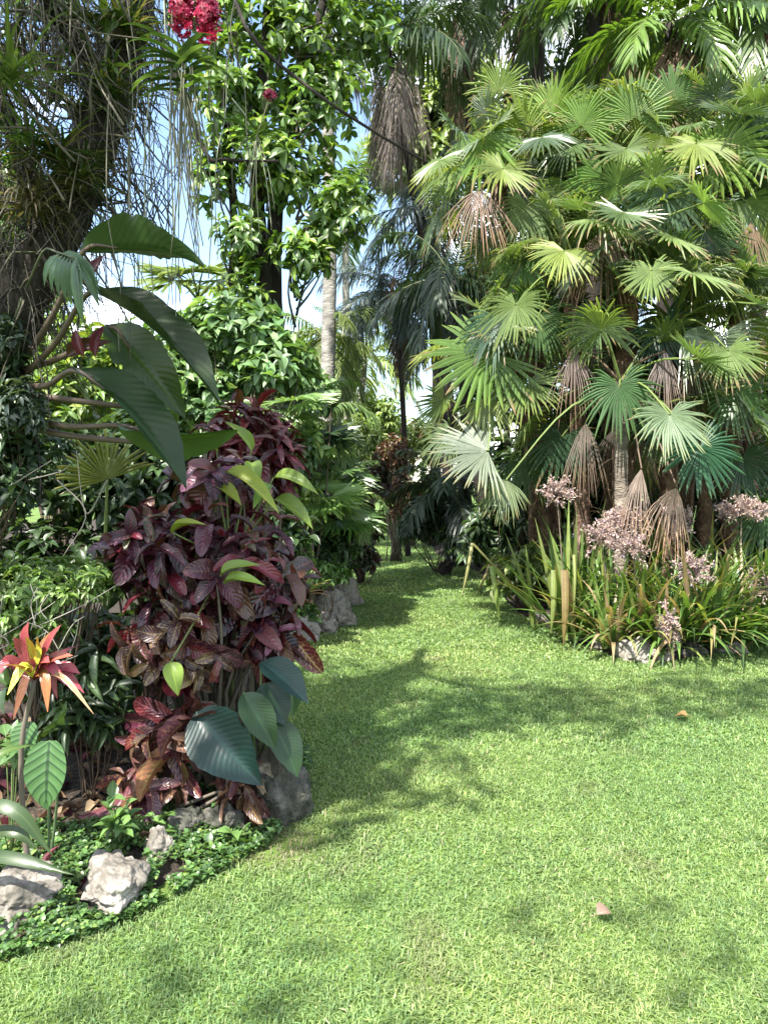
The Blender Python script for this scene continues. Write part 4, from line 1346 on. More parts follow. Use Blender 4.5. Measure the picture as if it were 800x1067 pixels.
# fan palm saplings
FS = 'small fan palm saplings'
for px, py, d, r, lab, c, k in [(298, 430, 7.4, 0.34, 'light green fan sapling rising by the taller croton', (0.10, 0.17, 0.06), 6), (325, 530, 8.4, 0.42, 'bright low fan sapling over the pink cordyline', (0.09, 0.16, 0.04), 9),
                                (341, 545, 9.0, 0.43, 'fan sapling with starry leaves nearest the dark maroon shrub', (0.07, 0.14, 0.04), 7), (345, 500, 9.0, 0.35, 'shaded fan sapling in front of the light gap bush', (0.05, 0.1, 0.03), 7), (206, 300, 9.5, 0.5, 'spiky yellow green fan palm peeping over the paddle leaves', (0.13, 0.19, 0.04), 10), (322, 470, 8.9, 0.42, 'dark drooping fan sapling under the heart leaved shrub', (0.03, 0.06, 0.025), 9)]:
    c0 = W(px, py, d)
    t = thing('fan_palm_sapling', lab, 'palm', GB(px, d), FS)
    mb = MB()
    tube(mb, [GB(px, d), c0 - [0, 0, 0.15]], [0.03, 0.02], 6, (0.1, 0.08, 0.06))
    mb.build('stem', M_PLAIN, t)
    for i in range(k):
        a = i * 2.4 + 0.5
        dr = nrm([math.cos(a), math.sin(a) - 0.4, rnd(0.0, 0.8)])
        H = c0 + dr * r * 0.7
        A = nrm(dr + np.array([0, 0, -0.35]))
        fan_frond(t, c0 - [0, 0, 0.15], H, A, nrm(np.array([0, 0, 1.0]) + dr * 0.5 + np.array([0, -0.5, 0])), r * rnd(0.8, 1.1), np.array(c) * math.exp(R.normal(0, 0.15)), nseg=20, spread=210, droop=0.25)

# leafy tree with twin trunks
CRW = [((0.065, 0.125, 0.026), 3), ((0.095, 0.165, 0.035), 3), ((0.15, 0.225, 0.045), 1.8), ((0.045, 0.085, 0.025), 2)]
t = thing('leafy_tree', 'leafy bright green tree on slim twin dark trunks', 'tree', GB(275, 9.2))
b0 = GB(275, 9.2)
tr = MB()
for a in [[b0, W(278, 420, 9.2), W(276, 300, 9.2), W(268, 200, 9.2), W(275, 60, 9.3), W(290, -60, 9.4)], [b0 + [0.08, 0.05, 0], W(288, 400, 9.3), W(285, 280, 9.3), W(292, 180, 9.3), W(320, 60, 9.4), W(350, -40, 9.5)], [b0 + [-0.3, 0, 0], W(245, 400, 9.1), W(242, 300, 9.1), W(243, 210, 9.1), W(230, 90, 9.1), W(215, -30, 9.0)]]:
    mb = MB()
    tube(mb, bez(a, 22), [0.115, 0.10, 0.085, 0.04] if a[0][0] > b0[0] - 0.2 else [0.05, 0.045, 0.03], 9, lump=0.05)
    mb.build('trunk', M_BARK, t)
cr, br = MB(), MB()
blobs = [(W(300, 20, 9.2), (0.9, 0.7, 0.75), 230), (W(250, 90, 9.0), (0.65, 0.6, 0.6), 180), (W(330, 100, 9.2), (0.6, 0.6, 0.55), 160), (W(290, 170, 8.9), (0.7, 0.55, 0.5), 170), (W(225, 180, 9.0), (0.35, 0.4, 0.45), 70), (W(350, 215, 9.0), (0.45, 0.45, 0.5), 100), (W(255, 240, 8.9), (0.38, 0.4, 0.4), 70), (W(320, 260, 8.9), (0.42, 0.4, 0.4), 80), (W(380, 30, 9.6), (0.6, 0.6, 0.6), 110), (W(215, 20, 9.2), (0.6, 0.5, 0.6), 110), (W(290, -110, 9.2), (1.4, 1.1, 0.8), 200), (W(262, 300, 8.9), (0.3, 0.3, 0.3), 36)]
for c, r, n_ in blobs:
    C, d = ellipsoid_pts(c, np.array(r) * 1.15, int(n_ * 0.62), 0.6)
    clump_leaves(cr, C, d + np.array([0, -0.1, 0.5]), 7, 0.155, 0.42, CRW, T_OBO, 0.25)
    for i in R.choice(len(C), 8, replace=False):
        r0 = np.array([np.clip(C[i][0], b0[0] - 0.3, b0[0] + 0.4), 9.2, C[i][2] - rnd(0.2, 0.7)])
        tube(br, bez([r0, (r0 + C[i]) / 2 + R.normal(0, 0.05, 3), C[i]], 7), [0.018, 0.006], 5, (0.06, 0.05, 0.04))
cr.build('crown', M_LEAF, t)
br.build('branches', M_PLAIN, t)

# ================================================================== PINNATE PALMS BEYOND


def feather_palm(name, label, base, top, nf, length, col, rt=0.12, ll=0.45, lw=0.04, droop=0.7, ldroop=0.6, dead=0, trunk_mat=None, elev=(1.2, -0.3), group=None, nl=44, azs=None, colvar=0.15):
    t = thing(name, label, 'palm', base, group)
    base, top = np.asarray(base, float), np.asarray(top, float)
    mb = MB()
    n_ = 30
    pts = bez([base, base * 0.5 + top * 0.5 + np.array([R.normal(0, 0.08), 0, 0]), top], n_)
    rad = rt * (1.15 - 0.35 * np.linspace(0, 1, n_)) * (1 + 0.05 * (np.arange(n_) % 2))
    tube(mb, pts, rad, 10, lump=0.02)
    mb.build('trunk', trunk_mat or M_BARKG, t)
    for i in range(nf):
        a = i * 2.39996 + 0.3 if azs is None else azs[i % len(azs)] + R.normal(0, 0.15)
        e = elev[0] + (elev[1] - elev[0]) * (i / max(nf - 1, 1))
        d = [math.cos(a) * math.cos(e), math.sin(a) * math.cos(e), math.sin(e)]
        mb = MB()
        pinnate(mb, top + R.normal(0, 0.03, 3), d, length * rnd(0.85, 1.1), droop * rnd(0.8, 1.3), nl, ll, lw, np.array(col) * math.exp(R.normal(0, 0.15)), ldroop=ldroop, roll=R.normal(0, 0.35), colvar=colvar)
        mb.build('frond', M_LEAF, t)
    for i in range(dead):
        a = rnd(0, 6.28)
        d = [math.cos(a) * 0.4, math.sin(a) * 0.4, -0.5]
        mb = MB()
        pinnate(mb, top - [0, 0, 0.1], d, length * rnd(0.6, 0.95), 1.3, nl, ll * 0.8, lw * 0.8, np.array((0.15, 0.10, 0.075)) * math.exp(R.normal(0, 0.2)), ldroop=1.6, jit=0.25)
        mb.build('dry_frond', M_DRY, t)
    return t


feather_palm('feather_palm', 'tall palm with a straight grey trunk rising right beside the leafy tree', GB(333, 13), W(336, -60, 13.2), 13, 2.4, (0.03, 0.055, 0.02), 0.115, 0.5, 0.035, 0.8, 0.9, 0)
t = feather_palm('feather_palm', 'tall palm wearing a long grey brown skirt of dead fronds under its crown', GB(500, 14.5), W(402, 40, 13.1), 13, 2.2, (0.03, 0.055, 0.02), 0.07, 0.5, 0.035, 0.8, 0.9, 0, M_BARK)
for i in range(11):
    mb = MB()
    pinnate(mb, W(rnd(366, 432), rnd(40, 90), 12.9), [R.normal(0, 0.22), R.normal(0, 0.3), -1], rnd(0.6, 1.8), 0.5, 34, 0.42, 0.017, np.array((0.13, 0.11, 0.098)) * math.exp(R.normal(0, 0.25)), ldroop=1.8, jit=0.25)
    mb.build('dry_frond', M_DRY, t)
BP = 'feather palms in the middle distance'
feather_palm('feather_palm', 'short bright feathery palm tucked behind the crotons and the heart leaved shrub', GB(330, 9.6), W(326, 440, 9.6), 13, 0.95, (0.10, 0.165, 0.05), 0.05, 0.26, 0.02, 1.0, 0.6, 0, M_BARK, (1.2, -0.3), BP)
feather_palm('feather_palm', 'small pale feathery palm low in front of the lit bush', GB(338, 9.9), W(346, 520, 9.9), 12, 0.8, (0.12, 0.19, 0.06), 0.045, 0.22, 0.018, 1.0, 0.6, 0, M_BARK, (1.1, -0.2), BP)
feather_palm('feather_palm', 'dark bluish feather palm arching across the sky gap', GB(478, 15), W(442, 215, 15), 16, 2.4, (0.030, 0.05, 0.042), 0.11, 0.55, 0.032, 0.9, 0.9, 2, M_BARK, (1.0, -0.6), BP)
feather_palm('feather_palm', 'dark feather palm with tiered drooping fronds and a slim crooked trunk', GB(425, 17), W(412, 305, 17), 18, 1.9, (0.035, 0.055, 0.045), 0.06, 0.5, 0.034, 1.0, 1.0, 3, M_BARK, (0.9, -0.5), BP)
feather_palm('feather_palm', 'dense black green feather palm hugging the edge of the fan palm clump', GB(520, 12.5), W(470, 290, 12.5), 16, 1.7, (0.02, 0.038, 0.02), 0.1, 0.4, 0.03, 1.1, 1.0, 0, M_BARK, (1.2, -0.8), BP)
feather_palm('feather_palm', 'yellow green coconut palm far beyond the lawn, coloured bright for the hazy glow', GB(374, 24), W(380, 372, 24), 14, 2.6, (0.19, 0.26, 0.07), 0.11, 0.6, 0.05, 0.7, 0.7, 0, M_BARKG, (1.2, -0.5), BP)  # frond colour raised to stand in for the hazy glow
feather_palm('feather_palm', 'far palm coloured pale for haze with a straight light trunk, between two darker ones', GB(356, 27), W(352, 400, 27), 12, 2.6, (0.22, 0.27, 0.10), 0.10, 0.6, 0.05, 0.8, 0.8, 0, M_BARKG, (1.1, -0.6), BP)  # distance haze carried by the pale frond colour
feather_palm('feather_palm', 'light green palm tinted for haze, seen against the blue sky gap', GB(365, 26), W(360, 222, 26), 13, 3.0, (0.16, 0.23, 0.10), 0.13, 0.7, 0.05, 0.8, 0.5, 0, M_BARKG, (1.3, -0.4), BP)  # haze mixed into the frond colour
feather_palm('feather_palm', 'low dark arching palm beside the lawn bend, under the pale fan', GB(462, 13.6), W(470, 512, 13.6), 18, 1.35, (0.022, 0.042, 0.026), 0.09, 0.36, 0.03, 1.0, 0.7, 0, M_BARK, (1.1, -0.25), BP)
feather_palm('feather_palm', 'slender feathery yellow palm drooping near the leafy tree', GB(342, 14), W(340, 350, 14), 11, 1.5, (0.10, 0.14, 0.04), 0.07, 0.4, 0.03, 1.1, 1.0, 1, M_BARKG, (1.0, -0.9), BP)
feather_palm('feather_palm', 'tall palm on a dark slim trunk behind the fan palm tops', GB(566, 14.5), W(566, -60, 14.5), 18, 3.4, (0.022, 0.04, 0.02), 0.13, 0.6, 0.04, 0.9, 0.8, 2, M_BARK, (1.0, -0.7), BP)
feather_palm('feather_palm', 'tall palm whose fronds fringe the top of the garden, nearest the sky gap', GB(478, 15), W(486, -10, 15), 16, 2.7, (0.035, 0.065, 0.03), 0.07, 0.55, 0.035, 0.9, 0.8, 2, M_BARK, (0.9, -0.7), BP)
feather_palm('feather_palm', 'bright feather palm with bleached leaflet tips above the fan palms', GB(690, 11), W(700, 25, 11), 16, 2.0, (0.08, 0.14, 0.025), 0.12, 0.42, 0.05, 1.0, 0.6, 4, M_BARK, (0.9, -0.35), BP)
feather_palm('feather_palm', 'feather palm with hanging brown fronds in the upper corner', GB(815, 11), W(815, 0, 11), 14, 2.0, (0.06, 0.10, 0.03), 0.12, 0.42, 0.05, 1.0, 0.8, 6, M_BARK, (0.9, -0.4), BP)
feather_palm('feather_palm', 'green feather palm reaching in from the top over the fan clump middle', GB(625, 12.5), W(618, -20, 12.5), 14, 2.0, (0.045, 0.08, 0.03), 0.12, 0.45, 0.045, 1.0, 0.7, 3, M_BARK, (0.9, -0.5), BP)

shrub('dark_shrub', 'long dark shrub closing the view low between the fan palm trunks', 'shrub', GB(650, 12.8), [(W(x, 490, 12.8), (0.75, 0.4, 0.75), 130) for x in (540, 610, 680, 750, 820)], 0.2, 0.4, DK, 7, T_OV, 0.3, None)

# tall bronze croton far off
croton('croton_shrub', 'tall bronze red croton spire standing far down the lawn', GB(414, 16), [(W(412, 470, 16), (0.42, 0.4, 0.42), 46), (W(408, 505, 16), (0.5, 0.4, 0.4), 36), (W(425, 525, 15.8), (0.5, 0.4, 0.4), 24)], 0.30, 0.22, 9, [((0.11, 0.045, 0.03), 3), ((0.16, 0.09, 0.03), 2), ((0.05, 0.03, 0.02), 2), ((0.06, 0.08, 0.03), 1)], ([((0.2, 0.12, 0.04), 1)],) * 2, 0.5, nst=10)

# dark leafy mass beside the lawn bend
FB = 'shrubs along the far edge of the lawn'
shrub('dark_shrub', 'low dark glossy shrub at the far side of the lawn bend', 'shrub', GB(455, 14), [(W(455, 545, 14), (0.75, 0.5, 0.55), 210), (W(490, 560, 13), (0.5, 0.4, 0.5), 120)], 0.17, 0.35, DK + [((0.05, 0.07, 0.06), 2)], 7, T_LAN, 0.4, FB)
shrub('dark_shrub', 'dark bush under the fan palms next to the lawn bend', 'shrub', GB(525, 11), [(W(520, 560, 11.2), (0.6, 0.5, 0.7), 200), (W(560, 520, 10.5), (0.6, 0.4, 0.8), 200)], 0.16, 0.35, DK, 7, T_LAN, 0.3, FB)
shrub('light_shrub', 'pale yellow green leafed shrub beside the folded strap leaves', 'shrub', GB(545, 9.6), [(W(535, 600, 9.6), (0.36, 0.25, 0.30), 80), (W(560, 590, 9.4), (0.3, 0.25, 0.34), 60)], 0.14, 0.42, [((0.12, 0.17, 0.05), 3), ((0.08, 0.13, 0.035), 2), ((0.17, 0.2, 0.08), 1)], 7, T_OV, 0.3, FB)
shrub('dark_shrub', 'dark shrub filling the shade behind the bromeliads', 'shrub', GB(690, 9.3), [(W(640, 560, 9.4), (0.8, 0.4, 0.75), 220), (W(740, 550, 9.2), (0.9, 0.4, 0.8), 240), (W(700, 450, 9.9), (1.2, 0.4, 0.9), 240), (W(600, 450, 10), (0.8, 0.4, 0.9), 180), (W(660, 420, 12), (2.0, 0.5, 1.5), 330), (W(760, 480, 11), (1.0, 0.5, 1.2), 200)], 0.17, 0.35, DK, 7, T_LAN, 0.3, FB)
shrub('light_shrub', 'sunlit light green shrub far down the lawn in the gap', 'shrub', GB(430, 20), [(W(420, 545, 20), (1.0, 0.6, 0.6), 130), (W(448, 520, 19), (0.6, 0.5, 0.8), 90)], 0.2, 0.4, YG, 7, T_OV, 0.3, FB)
shrub('light_shrub', 'feathery light green shrub, tinted for haze, in the far gap below the brightened palm', 'shrub', GB(370, 19), [(W(368, 470, 19), (1.0, 0.6, 1.1), 240), (W(392, 440, 21), (0.8, 0.6, 0.9), 160)], 0.22, 0.25, [((0.20, 0.27, 0.09), 2), ((0.14, 0.21, 0.06), 2)], 7, T_LAN, 0.5, FB)  # leaf colours lightened in place of haze

# ================================================================== FAN PALM CLUMP
FPG = 'fan palms of the big clump'
PALMS = [  # base px, d, crown (px,py,d), trunk r, label, number of fronds
    (603, 8.6, (592, 285, 8.4), 0.085, 'fan palm on a reddish slim trunk, with a dead leaf hanging beside it', 13),
    (655, 8.3, (655, 262, 8.2), 0.12, 'fan palm on the thickest shaggy brown trunk in the middle of the clump', 14),
    (644, 7.8, (646, 398, 7.9), 0.07, 'short fan palm on a pale ringed trunk, between taller shaggy trunks', 9),
    (690, 8.3, (702, 335, 8.1), 0.095, 'fan palm with dead fronds shaggy down its dark trunk behind the dark heart shaped fan', 12),
    (585, 9.6, (520, 190, 9.0), 0.08, 'tall fan palm leaning out towards the sky gap with bright fans', 15),
    (640, 9.2, (632, 172, 9.0), 0.09, 'tallest fan palm in the centre of the clump top', 17),
    (715, 9.0, (742, 165, 8.8), 0.09, 'tall fan palm with wide bright stars near the upper corner', 17),
    (575, 9.7, (530, 375, 8.9), 0.08, 'fan palm spreading low over the lawn bend with pale fans, the palest coloured with sun glare', 12),
    (770, 8.6, (768, 330, 8.3), 0.09, 'fan palm by the edge of the picture above the lilac flowers', 12),
    (780, 9.4, (800, 190, 9.2), 0.09, 'tall fan palm half out of view at the edge', 13),
    (560, 9.9, (575, 155, 9.6), 0.08, 'tall yellow green fan palm between the leaning one and the tallest', 12),
    (735, 8.7, (735, 440, 8.4), 0.08, 'lowest dark fan palm crouching over the bromeliads', 8),
]
GREENS = [((0.085, 0.135, 0.050), 3), ((0.115, 0.165, 0.055), 3), ((0.055, 0.09, 0.045), 2.5), ((0.15, 0.19, 0.05), 1.5), ((0.11, 0.15, 0.09), 2)]
palm_objs, crowns = [], []
for bx_, bd, (cx_, cy_, cd), rt, lab, nf in PALMS:
    b = GB(bx_, bd)
    c = W(cx_, cy_, cd)
    t = thing('fan_palm', lab, 'palm', b, FPG)
    palm_objs.append(t)
    crowns.append(c)
    mb = MB()
    n_ = 46
    pts = bez([b, b * 0.62 + c * 0.38 + np.array([R.normal(0, 0.05), 0, 0]), c], n_)
    rad = rt * (1.1 - 0.25 * np.linspace(0, 1, n_)) * (1 + 0.10 * (np.arange(n_) % 2))
    tube(mb, pts, rad, 12, lump=0.05)
    pale = 'pale ringed' in lab
    mb.build('trunk', M_BARKT if pale else M_BARKP, t)
    # old leaf bases and fibre on the trunk
    mb = MB()
    for i in range(0 if pale else 120):
        f = rnd(0.12, 1) ** 0.7
        p = pts[int(f * (n_ - 1))]
        a = rnd(0, 6.28)
        o = np.array([math.cos(a), math.sin(a), 0])
        strap(mb, p + o * rt * 0.9, nrm(o * 0.5 + [0, 0, rnd(-1.2, 0.9)]), rnd(0.10, 0.28), rnd(0.012, 0.035), 0.9, palette(1, [((0.13, 0.085, 0.06), 2), ((0.20, 0.15, 0.11), 2), ((0.06, 0.04, 0.03), 2)])[0], n_=5)
    for i in range(16):
        a = rnd(0, 6.28)
        o = np.array([math.cos(a), math.sin(a), 0])
        strap(mb, c + o * 0.06 - [0, 0, rnd(0, 0.35)], nrm(o * 0.5 + [0, 0, 1]), rnd(0.15, 0.3), 0.03, 0.5, (0.12, 0.09, 0.06), n_=5)
    mb.build('trunk_fibre', M_DRY, t)['kind'] = 'stuff'
    ph = rnd(0, 6.28)
    nf += 6
    for i in range(nf):
        a = ph + i * 2.39996
        f = i / (nf - 1)
        e = 1.25 - 1.75 * f
        dr = np.array([math.cos(a) * math.cos(e), math.sin(a) * math.cos(e), math.sin(e)])
        dr = nrm(dr + np.array([0, -0.12, 0]))
        pl_ = rnd(0.6, 1.0) * (0.75 + 0.35 * f)
        H = c + dr * pl_ - np.array([0, 0, 0.12 * pl_ * f])
        v_ = H - CAM
        hx, hy, hd = CX + FPX * v_[0] / (v_ @ FW), CY - FPX * (v_ @ UPV) / (v_ @ FW), v_ @ FW
        if hd < 8.3 and 290 < hy < 440 and (570 < hx < 618 or 632 < hx < 682):
            continue  # old leaves have dropped off here, the trunks show
        A = nrm(dr + np.array([0, 0, -0.35 - 0.9 * f]) + R.normal(0, 0.15, 3))
        o = np.array([math.cos(a), math.sin(a), 0])
        Nn = nrm(np.array([0, 0, 1.0]) + o * (0.25 + 0.7 * f) + R.normal(0, 0.3, 3))
        TIPB[0] = R.random() ** 3
        fan_frond(t, c, H, A, Nn, rnd(0.33, 0.50), palette(1, GREENS, 0.15)[0], nseg=int(rnd(38, 52)), spread=rnd(265, 330), droop=rnd(0.12, 0.5), cup=rnd(-0.15, 0.3))
    for i in range(2):
        a = rnd(0, 6.28)
        o = np.array([math.cos(a), math.sin(a), 0])
        H = c + o * rnd(0.12, 0.25) - np.array([0, 0, rnd(0.25, 0.75)])
        fan_frond(t, c, H, nrm(np.array([0, 0, -1.0]) + o * 0.25 + R.normal(0, 0.08, 3)), o, rnd(0.32, 0.5), palette(1, [((0.12, 0.095, 0.08), 2), ((0.08, 0.06, 0.05), 2), ((0.17, 0.14, 0.115), 1)])[0], 'dry_frond', True, nseg=22, spread=rnd(60, 120), droop=0.5, wide=0.7, jag=0.12, split=0.35)

TOCAM = lambda p: nrm(CAM - np.asarray(p))
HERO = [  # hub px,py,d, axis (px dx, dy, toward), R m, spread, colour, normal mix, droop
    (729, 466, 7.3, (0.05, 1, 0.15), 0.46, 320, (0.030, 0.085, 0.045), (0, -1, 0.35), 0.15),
    (508, 470, 7.9, (-1, -0.1, 0.1), 0.68, 200, (0.17, 0.20, 0.15), (-0.55, -0.6, 0.65), 0.15),  # whitish colour paints the sun's reflection on this fan
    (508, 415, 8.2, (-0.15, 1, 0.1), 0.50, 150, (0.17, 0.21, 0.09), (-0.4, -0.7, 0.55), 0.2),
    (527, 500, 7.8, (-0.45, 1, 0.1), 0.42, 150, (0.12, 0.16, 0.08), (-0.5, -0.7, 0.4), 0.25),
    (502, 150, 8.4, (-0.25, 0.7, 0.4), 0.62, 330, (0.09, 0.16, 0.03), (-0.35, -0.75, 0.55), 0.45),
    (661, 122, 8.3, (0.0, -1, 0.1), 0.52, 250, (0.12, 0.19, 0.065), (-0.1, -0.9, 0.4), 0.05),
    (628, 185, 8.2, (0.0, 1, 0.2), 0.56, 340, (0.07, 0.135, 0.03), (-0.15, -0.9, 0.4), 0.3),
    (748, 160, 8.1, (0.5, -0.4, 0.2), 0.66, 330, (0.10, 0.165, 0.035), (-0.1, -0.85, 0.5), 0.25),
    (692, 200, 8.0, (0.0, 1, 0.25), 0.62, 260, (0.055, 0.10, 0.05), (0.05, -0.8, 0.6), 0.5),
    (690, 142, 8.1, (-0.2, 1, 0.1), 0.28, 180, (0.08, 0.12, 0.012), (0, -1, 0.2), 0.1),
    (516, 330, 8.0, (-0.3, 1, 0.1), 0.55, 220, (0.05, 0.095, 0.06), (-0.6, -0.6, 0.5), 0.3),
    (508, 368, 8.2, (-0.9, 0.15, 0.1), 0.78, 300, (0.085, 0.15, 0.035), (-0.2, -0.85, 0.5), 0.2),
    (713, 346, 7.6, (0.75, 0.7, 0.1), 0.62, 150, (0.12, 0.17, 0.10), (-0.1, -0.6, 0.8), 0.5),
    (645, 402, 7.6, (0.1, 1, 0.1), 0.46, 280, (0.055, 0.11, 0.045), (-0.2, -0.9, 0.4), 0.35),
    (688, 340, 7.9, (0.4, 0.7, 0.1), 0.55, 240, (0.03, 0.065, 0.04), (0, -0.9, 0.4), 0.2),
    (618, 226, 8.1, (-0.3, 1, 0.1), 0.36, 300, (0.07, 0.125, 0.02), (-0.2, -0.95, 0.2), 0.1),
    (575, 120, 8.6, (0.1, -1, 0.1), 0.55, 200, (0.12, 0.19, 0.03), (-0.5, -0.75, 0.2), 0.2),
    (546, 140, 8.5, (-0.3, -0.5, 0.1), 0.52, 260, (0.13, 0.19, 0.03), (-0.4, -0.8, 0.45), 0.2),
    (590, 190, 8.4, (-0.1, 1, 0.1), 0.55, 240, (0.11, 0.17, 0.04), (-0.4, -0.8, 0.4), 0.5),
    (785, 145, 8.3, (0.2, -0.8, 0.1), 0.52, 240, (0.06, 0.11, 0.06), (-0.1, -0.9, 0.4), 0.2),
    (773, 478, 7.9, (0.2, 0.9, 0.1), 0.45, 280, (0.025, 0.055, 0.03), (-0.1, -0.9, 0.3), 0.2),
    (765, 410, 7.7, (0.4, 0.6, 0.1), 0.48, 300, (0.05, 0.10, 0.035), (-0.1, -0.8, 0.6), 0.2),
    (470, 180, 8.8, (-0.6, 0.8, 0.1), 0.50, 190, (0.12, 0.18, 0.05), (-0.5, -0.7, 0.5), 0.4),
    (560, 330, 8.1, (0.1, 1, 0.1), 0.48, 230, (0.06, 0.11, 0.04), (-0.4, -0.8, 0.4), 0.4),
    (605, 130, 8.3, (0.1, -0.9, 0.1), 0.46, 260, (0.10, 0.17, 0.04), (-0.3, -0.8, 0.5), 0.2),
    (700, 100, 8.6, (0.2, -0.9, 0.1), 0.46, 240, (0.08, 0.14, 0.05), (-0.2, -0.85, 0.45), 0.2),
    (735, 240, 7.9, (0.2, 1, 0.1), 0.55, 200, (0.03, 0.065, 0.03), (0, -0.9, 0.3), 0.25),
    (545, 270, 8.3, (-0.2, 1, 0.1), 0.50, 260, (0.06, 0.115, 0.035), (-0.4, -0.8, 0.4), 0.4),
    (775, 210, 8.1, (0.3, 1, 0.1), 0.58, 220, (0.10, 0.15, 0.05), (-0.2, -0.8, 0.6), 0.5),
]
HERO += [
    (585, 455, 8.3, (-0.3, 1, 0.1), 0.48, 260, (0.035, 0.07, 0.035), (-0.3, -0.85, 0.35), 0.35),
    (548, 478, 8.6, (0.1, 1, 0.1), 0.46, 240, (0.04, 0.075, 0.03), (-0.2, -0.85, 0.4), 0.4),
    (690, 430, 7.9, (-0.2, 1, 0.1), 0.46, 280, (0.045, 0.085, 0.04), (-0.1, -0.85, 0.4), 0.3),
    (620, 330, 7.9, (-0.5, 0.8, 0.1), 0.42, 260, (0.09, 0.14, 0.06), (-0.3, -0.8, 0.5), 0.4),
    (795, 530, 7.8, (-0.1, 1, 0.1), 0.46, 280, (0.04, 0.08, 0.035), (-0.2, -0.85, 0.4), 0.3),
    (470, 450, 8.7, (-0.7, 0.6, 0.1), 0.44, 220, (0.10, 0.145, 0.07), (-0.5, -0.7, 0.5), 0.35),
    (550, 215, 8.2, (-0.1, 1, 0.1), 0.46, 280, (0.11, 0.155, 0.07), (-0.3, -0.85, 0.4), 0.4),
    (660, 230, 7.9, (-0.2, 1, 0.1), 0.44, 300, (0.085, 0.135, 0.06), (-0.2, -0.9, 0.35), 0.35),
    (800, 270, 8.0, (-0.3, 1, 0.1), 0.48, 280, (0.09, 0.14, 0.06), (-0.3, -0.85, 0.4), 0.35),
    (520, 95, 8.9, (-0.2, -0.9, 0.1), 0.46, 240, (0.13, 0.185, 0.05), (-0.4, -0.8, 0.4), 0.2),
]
DRYH = [(500, 198, 8.1, (-0.15, 1, 0.1), 0.50, 120, (0.20, 0.145, 0.115)), (630, 238, 7.9, (-0.1, 1, 0.1), 0.62, 90, (0.20, 0.15, 0.13)), (598, 364, 7.9, (0, 1, 0.05), 0.44, 75, (0.17, 0.135, 0.12)),
        (693, 366, 7.6, (-0.1, 1, 0), 0.46, 70, (0.18, 0.15, 0.14)), (782, 232, 8.0, (0, 1, 0), 0.46, 80, (0.17, 0.12, 0.08)), (705, 508, 7.5, (-0.45, 1, 0.1), 0.46, 80, (0.34, 0.25, 0.19)),
        (668, 488, 7.6, (-0.2, 1, 0), 0.5, 50, (0.25, 0.2, 0.17)), (720, 375, 7.8, (0.05, 1, 0), 0.5, 70, (0.12, 0.095, 0.08)), (610, 440, 8.0, (-0.05, 1, 0), 0.5, 60, (0.16, 0.13, 0.11))]


def pxdir(a):
    return nrm(np.array([a[0], -a[2], -a[1]], float))


TIPB[0] = 0.15
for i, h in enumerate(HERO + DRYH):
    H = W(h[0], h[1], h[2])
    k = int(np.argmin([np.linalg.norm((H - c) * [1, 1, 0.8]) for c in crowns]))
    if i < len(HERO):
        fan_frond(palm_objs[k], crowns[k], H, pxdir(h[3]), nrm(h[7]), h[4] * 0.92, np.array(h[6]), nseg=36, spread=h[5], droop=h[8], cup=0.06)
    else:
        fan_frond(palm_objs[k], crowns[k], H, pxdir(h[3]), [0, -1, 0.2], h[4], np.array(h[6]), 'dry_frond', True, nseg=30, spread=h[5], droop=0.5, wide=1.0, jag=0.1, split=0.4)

# ================================================================== BROMELIADS

BG = 'bromeliads massed under the fan palms'
STR = [((0.065, 0.125, 0.028), 3), ((0.10, 0.175, 0.04), 3), ((0.035, 0.07, 0.02), 2), ((0.17, 0.21, 0.06), 1)]
LIL = [((0.38, 0.285, 0.25), 4), ((0.43, 0.35, 0.285), 3.5), ((0.28, 0.25, 0.33), 1), ((0.26, 0.22, 0.18), 1.2)]


def panicle(mb, c, r, axis, nb=17, droopy=False):
    axis = nrm(axis)
    nb = int(nb * 1.4)
    for i in range(nb):
        d = nrm(nrm(R.normal(0, 1, 3)) + axis * 0.7)
        if droopy:
            d = nrm(d * 0.45 + axis)
        L_ = r * rnd(0.65, 1.1)
        e = np.asarray(c) + d * L_
        tube(mb, [np.asarray(c), e], [0.004, 0.002], 3, (0.33, 0.22, 0.24))
        m = 20
        f = rnd(0.3, 1.08, m)
        P = np.asarray(c) + d * (L_ * f)[:, None] + R.normal(0, 0.012, (m, 3))
        D = nrm(d * 0.6 + R.normal(0, 0.6, (m, 3)))
        for _ in range(2):
            put_leaves(mb, BUD, P, D, R.normal(0, 1, (m, 3)), 0.034, 0.012, palette(m, LIL, 0.25))


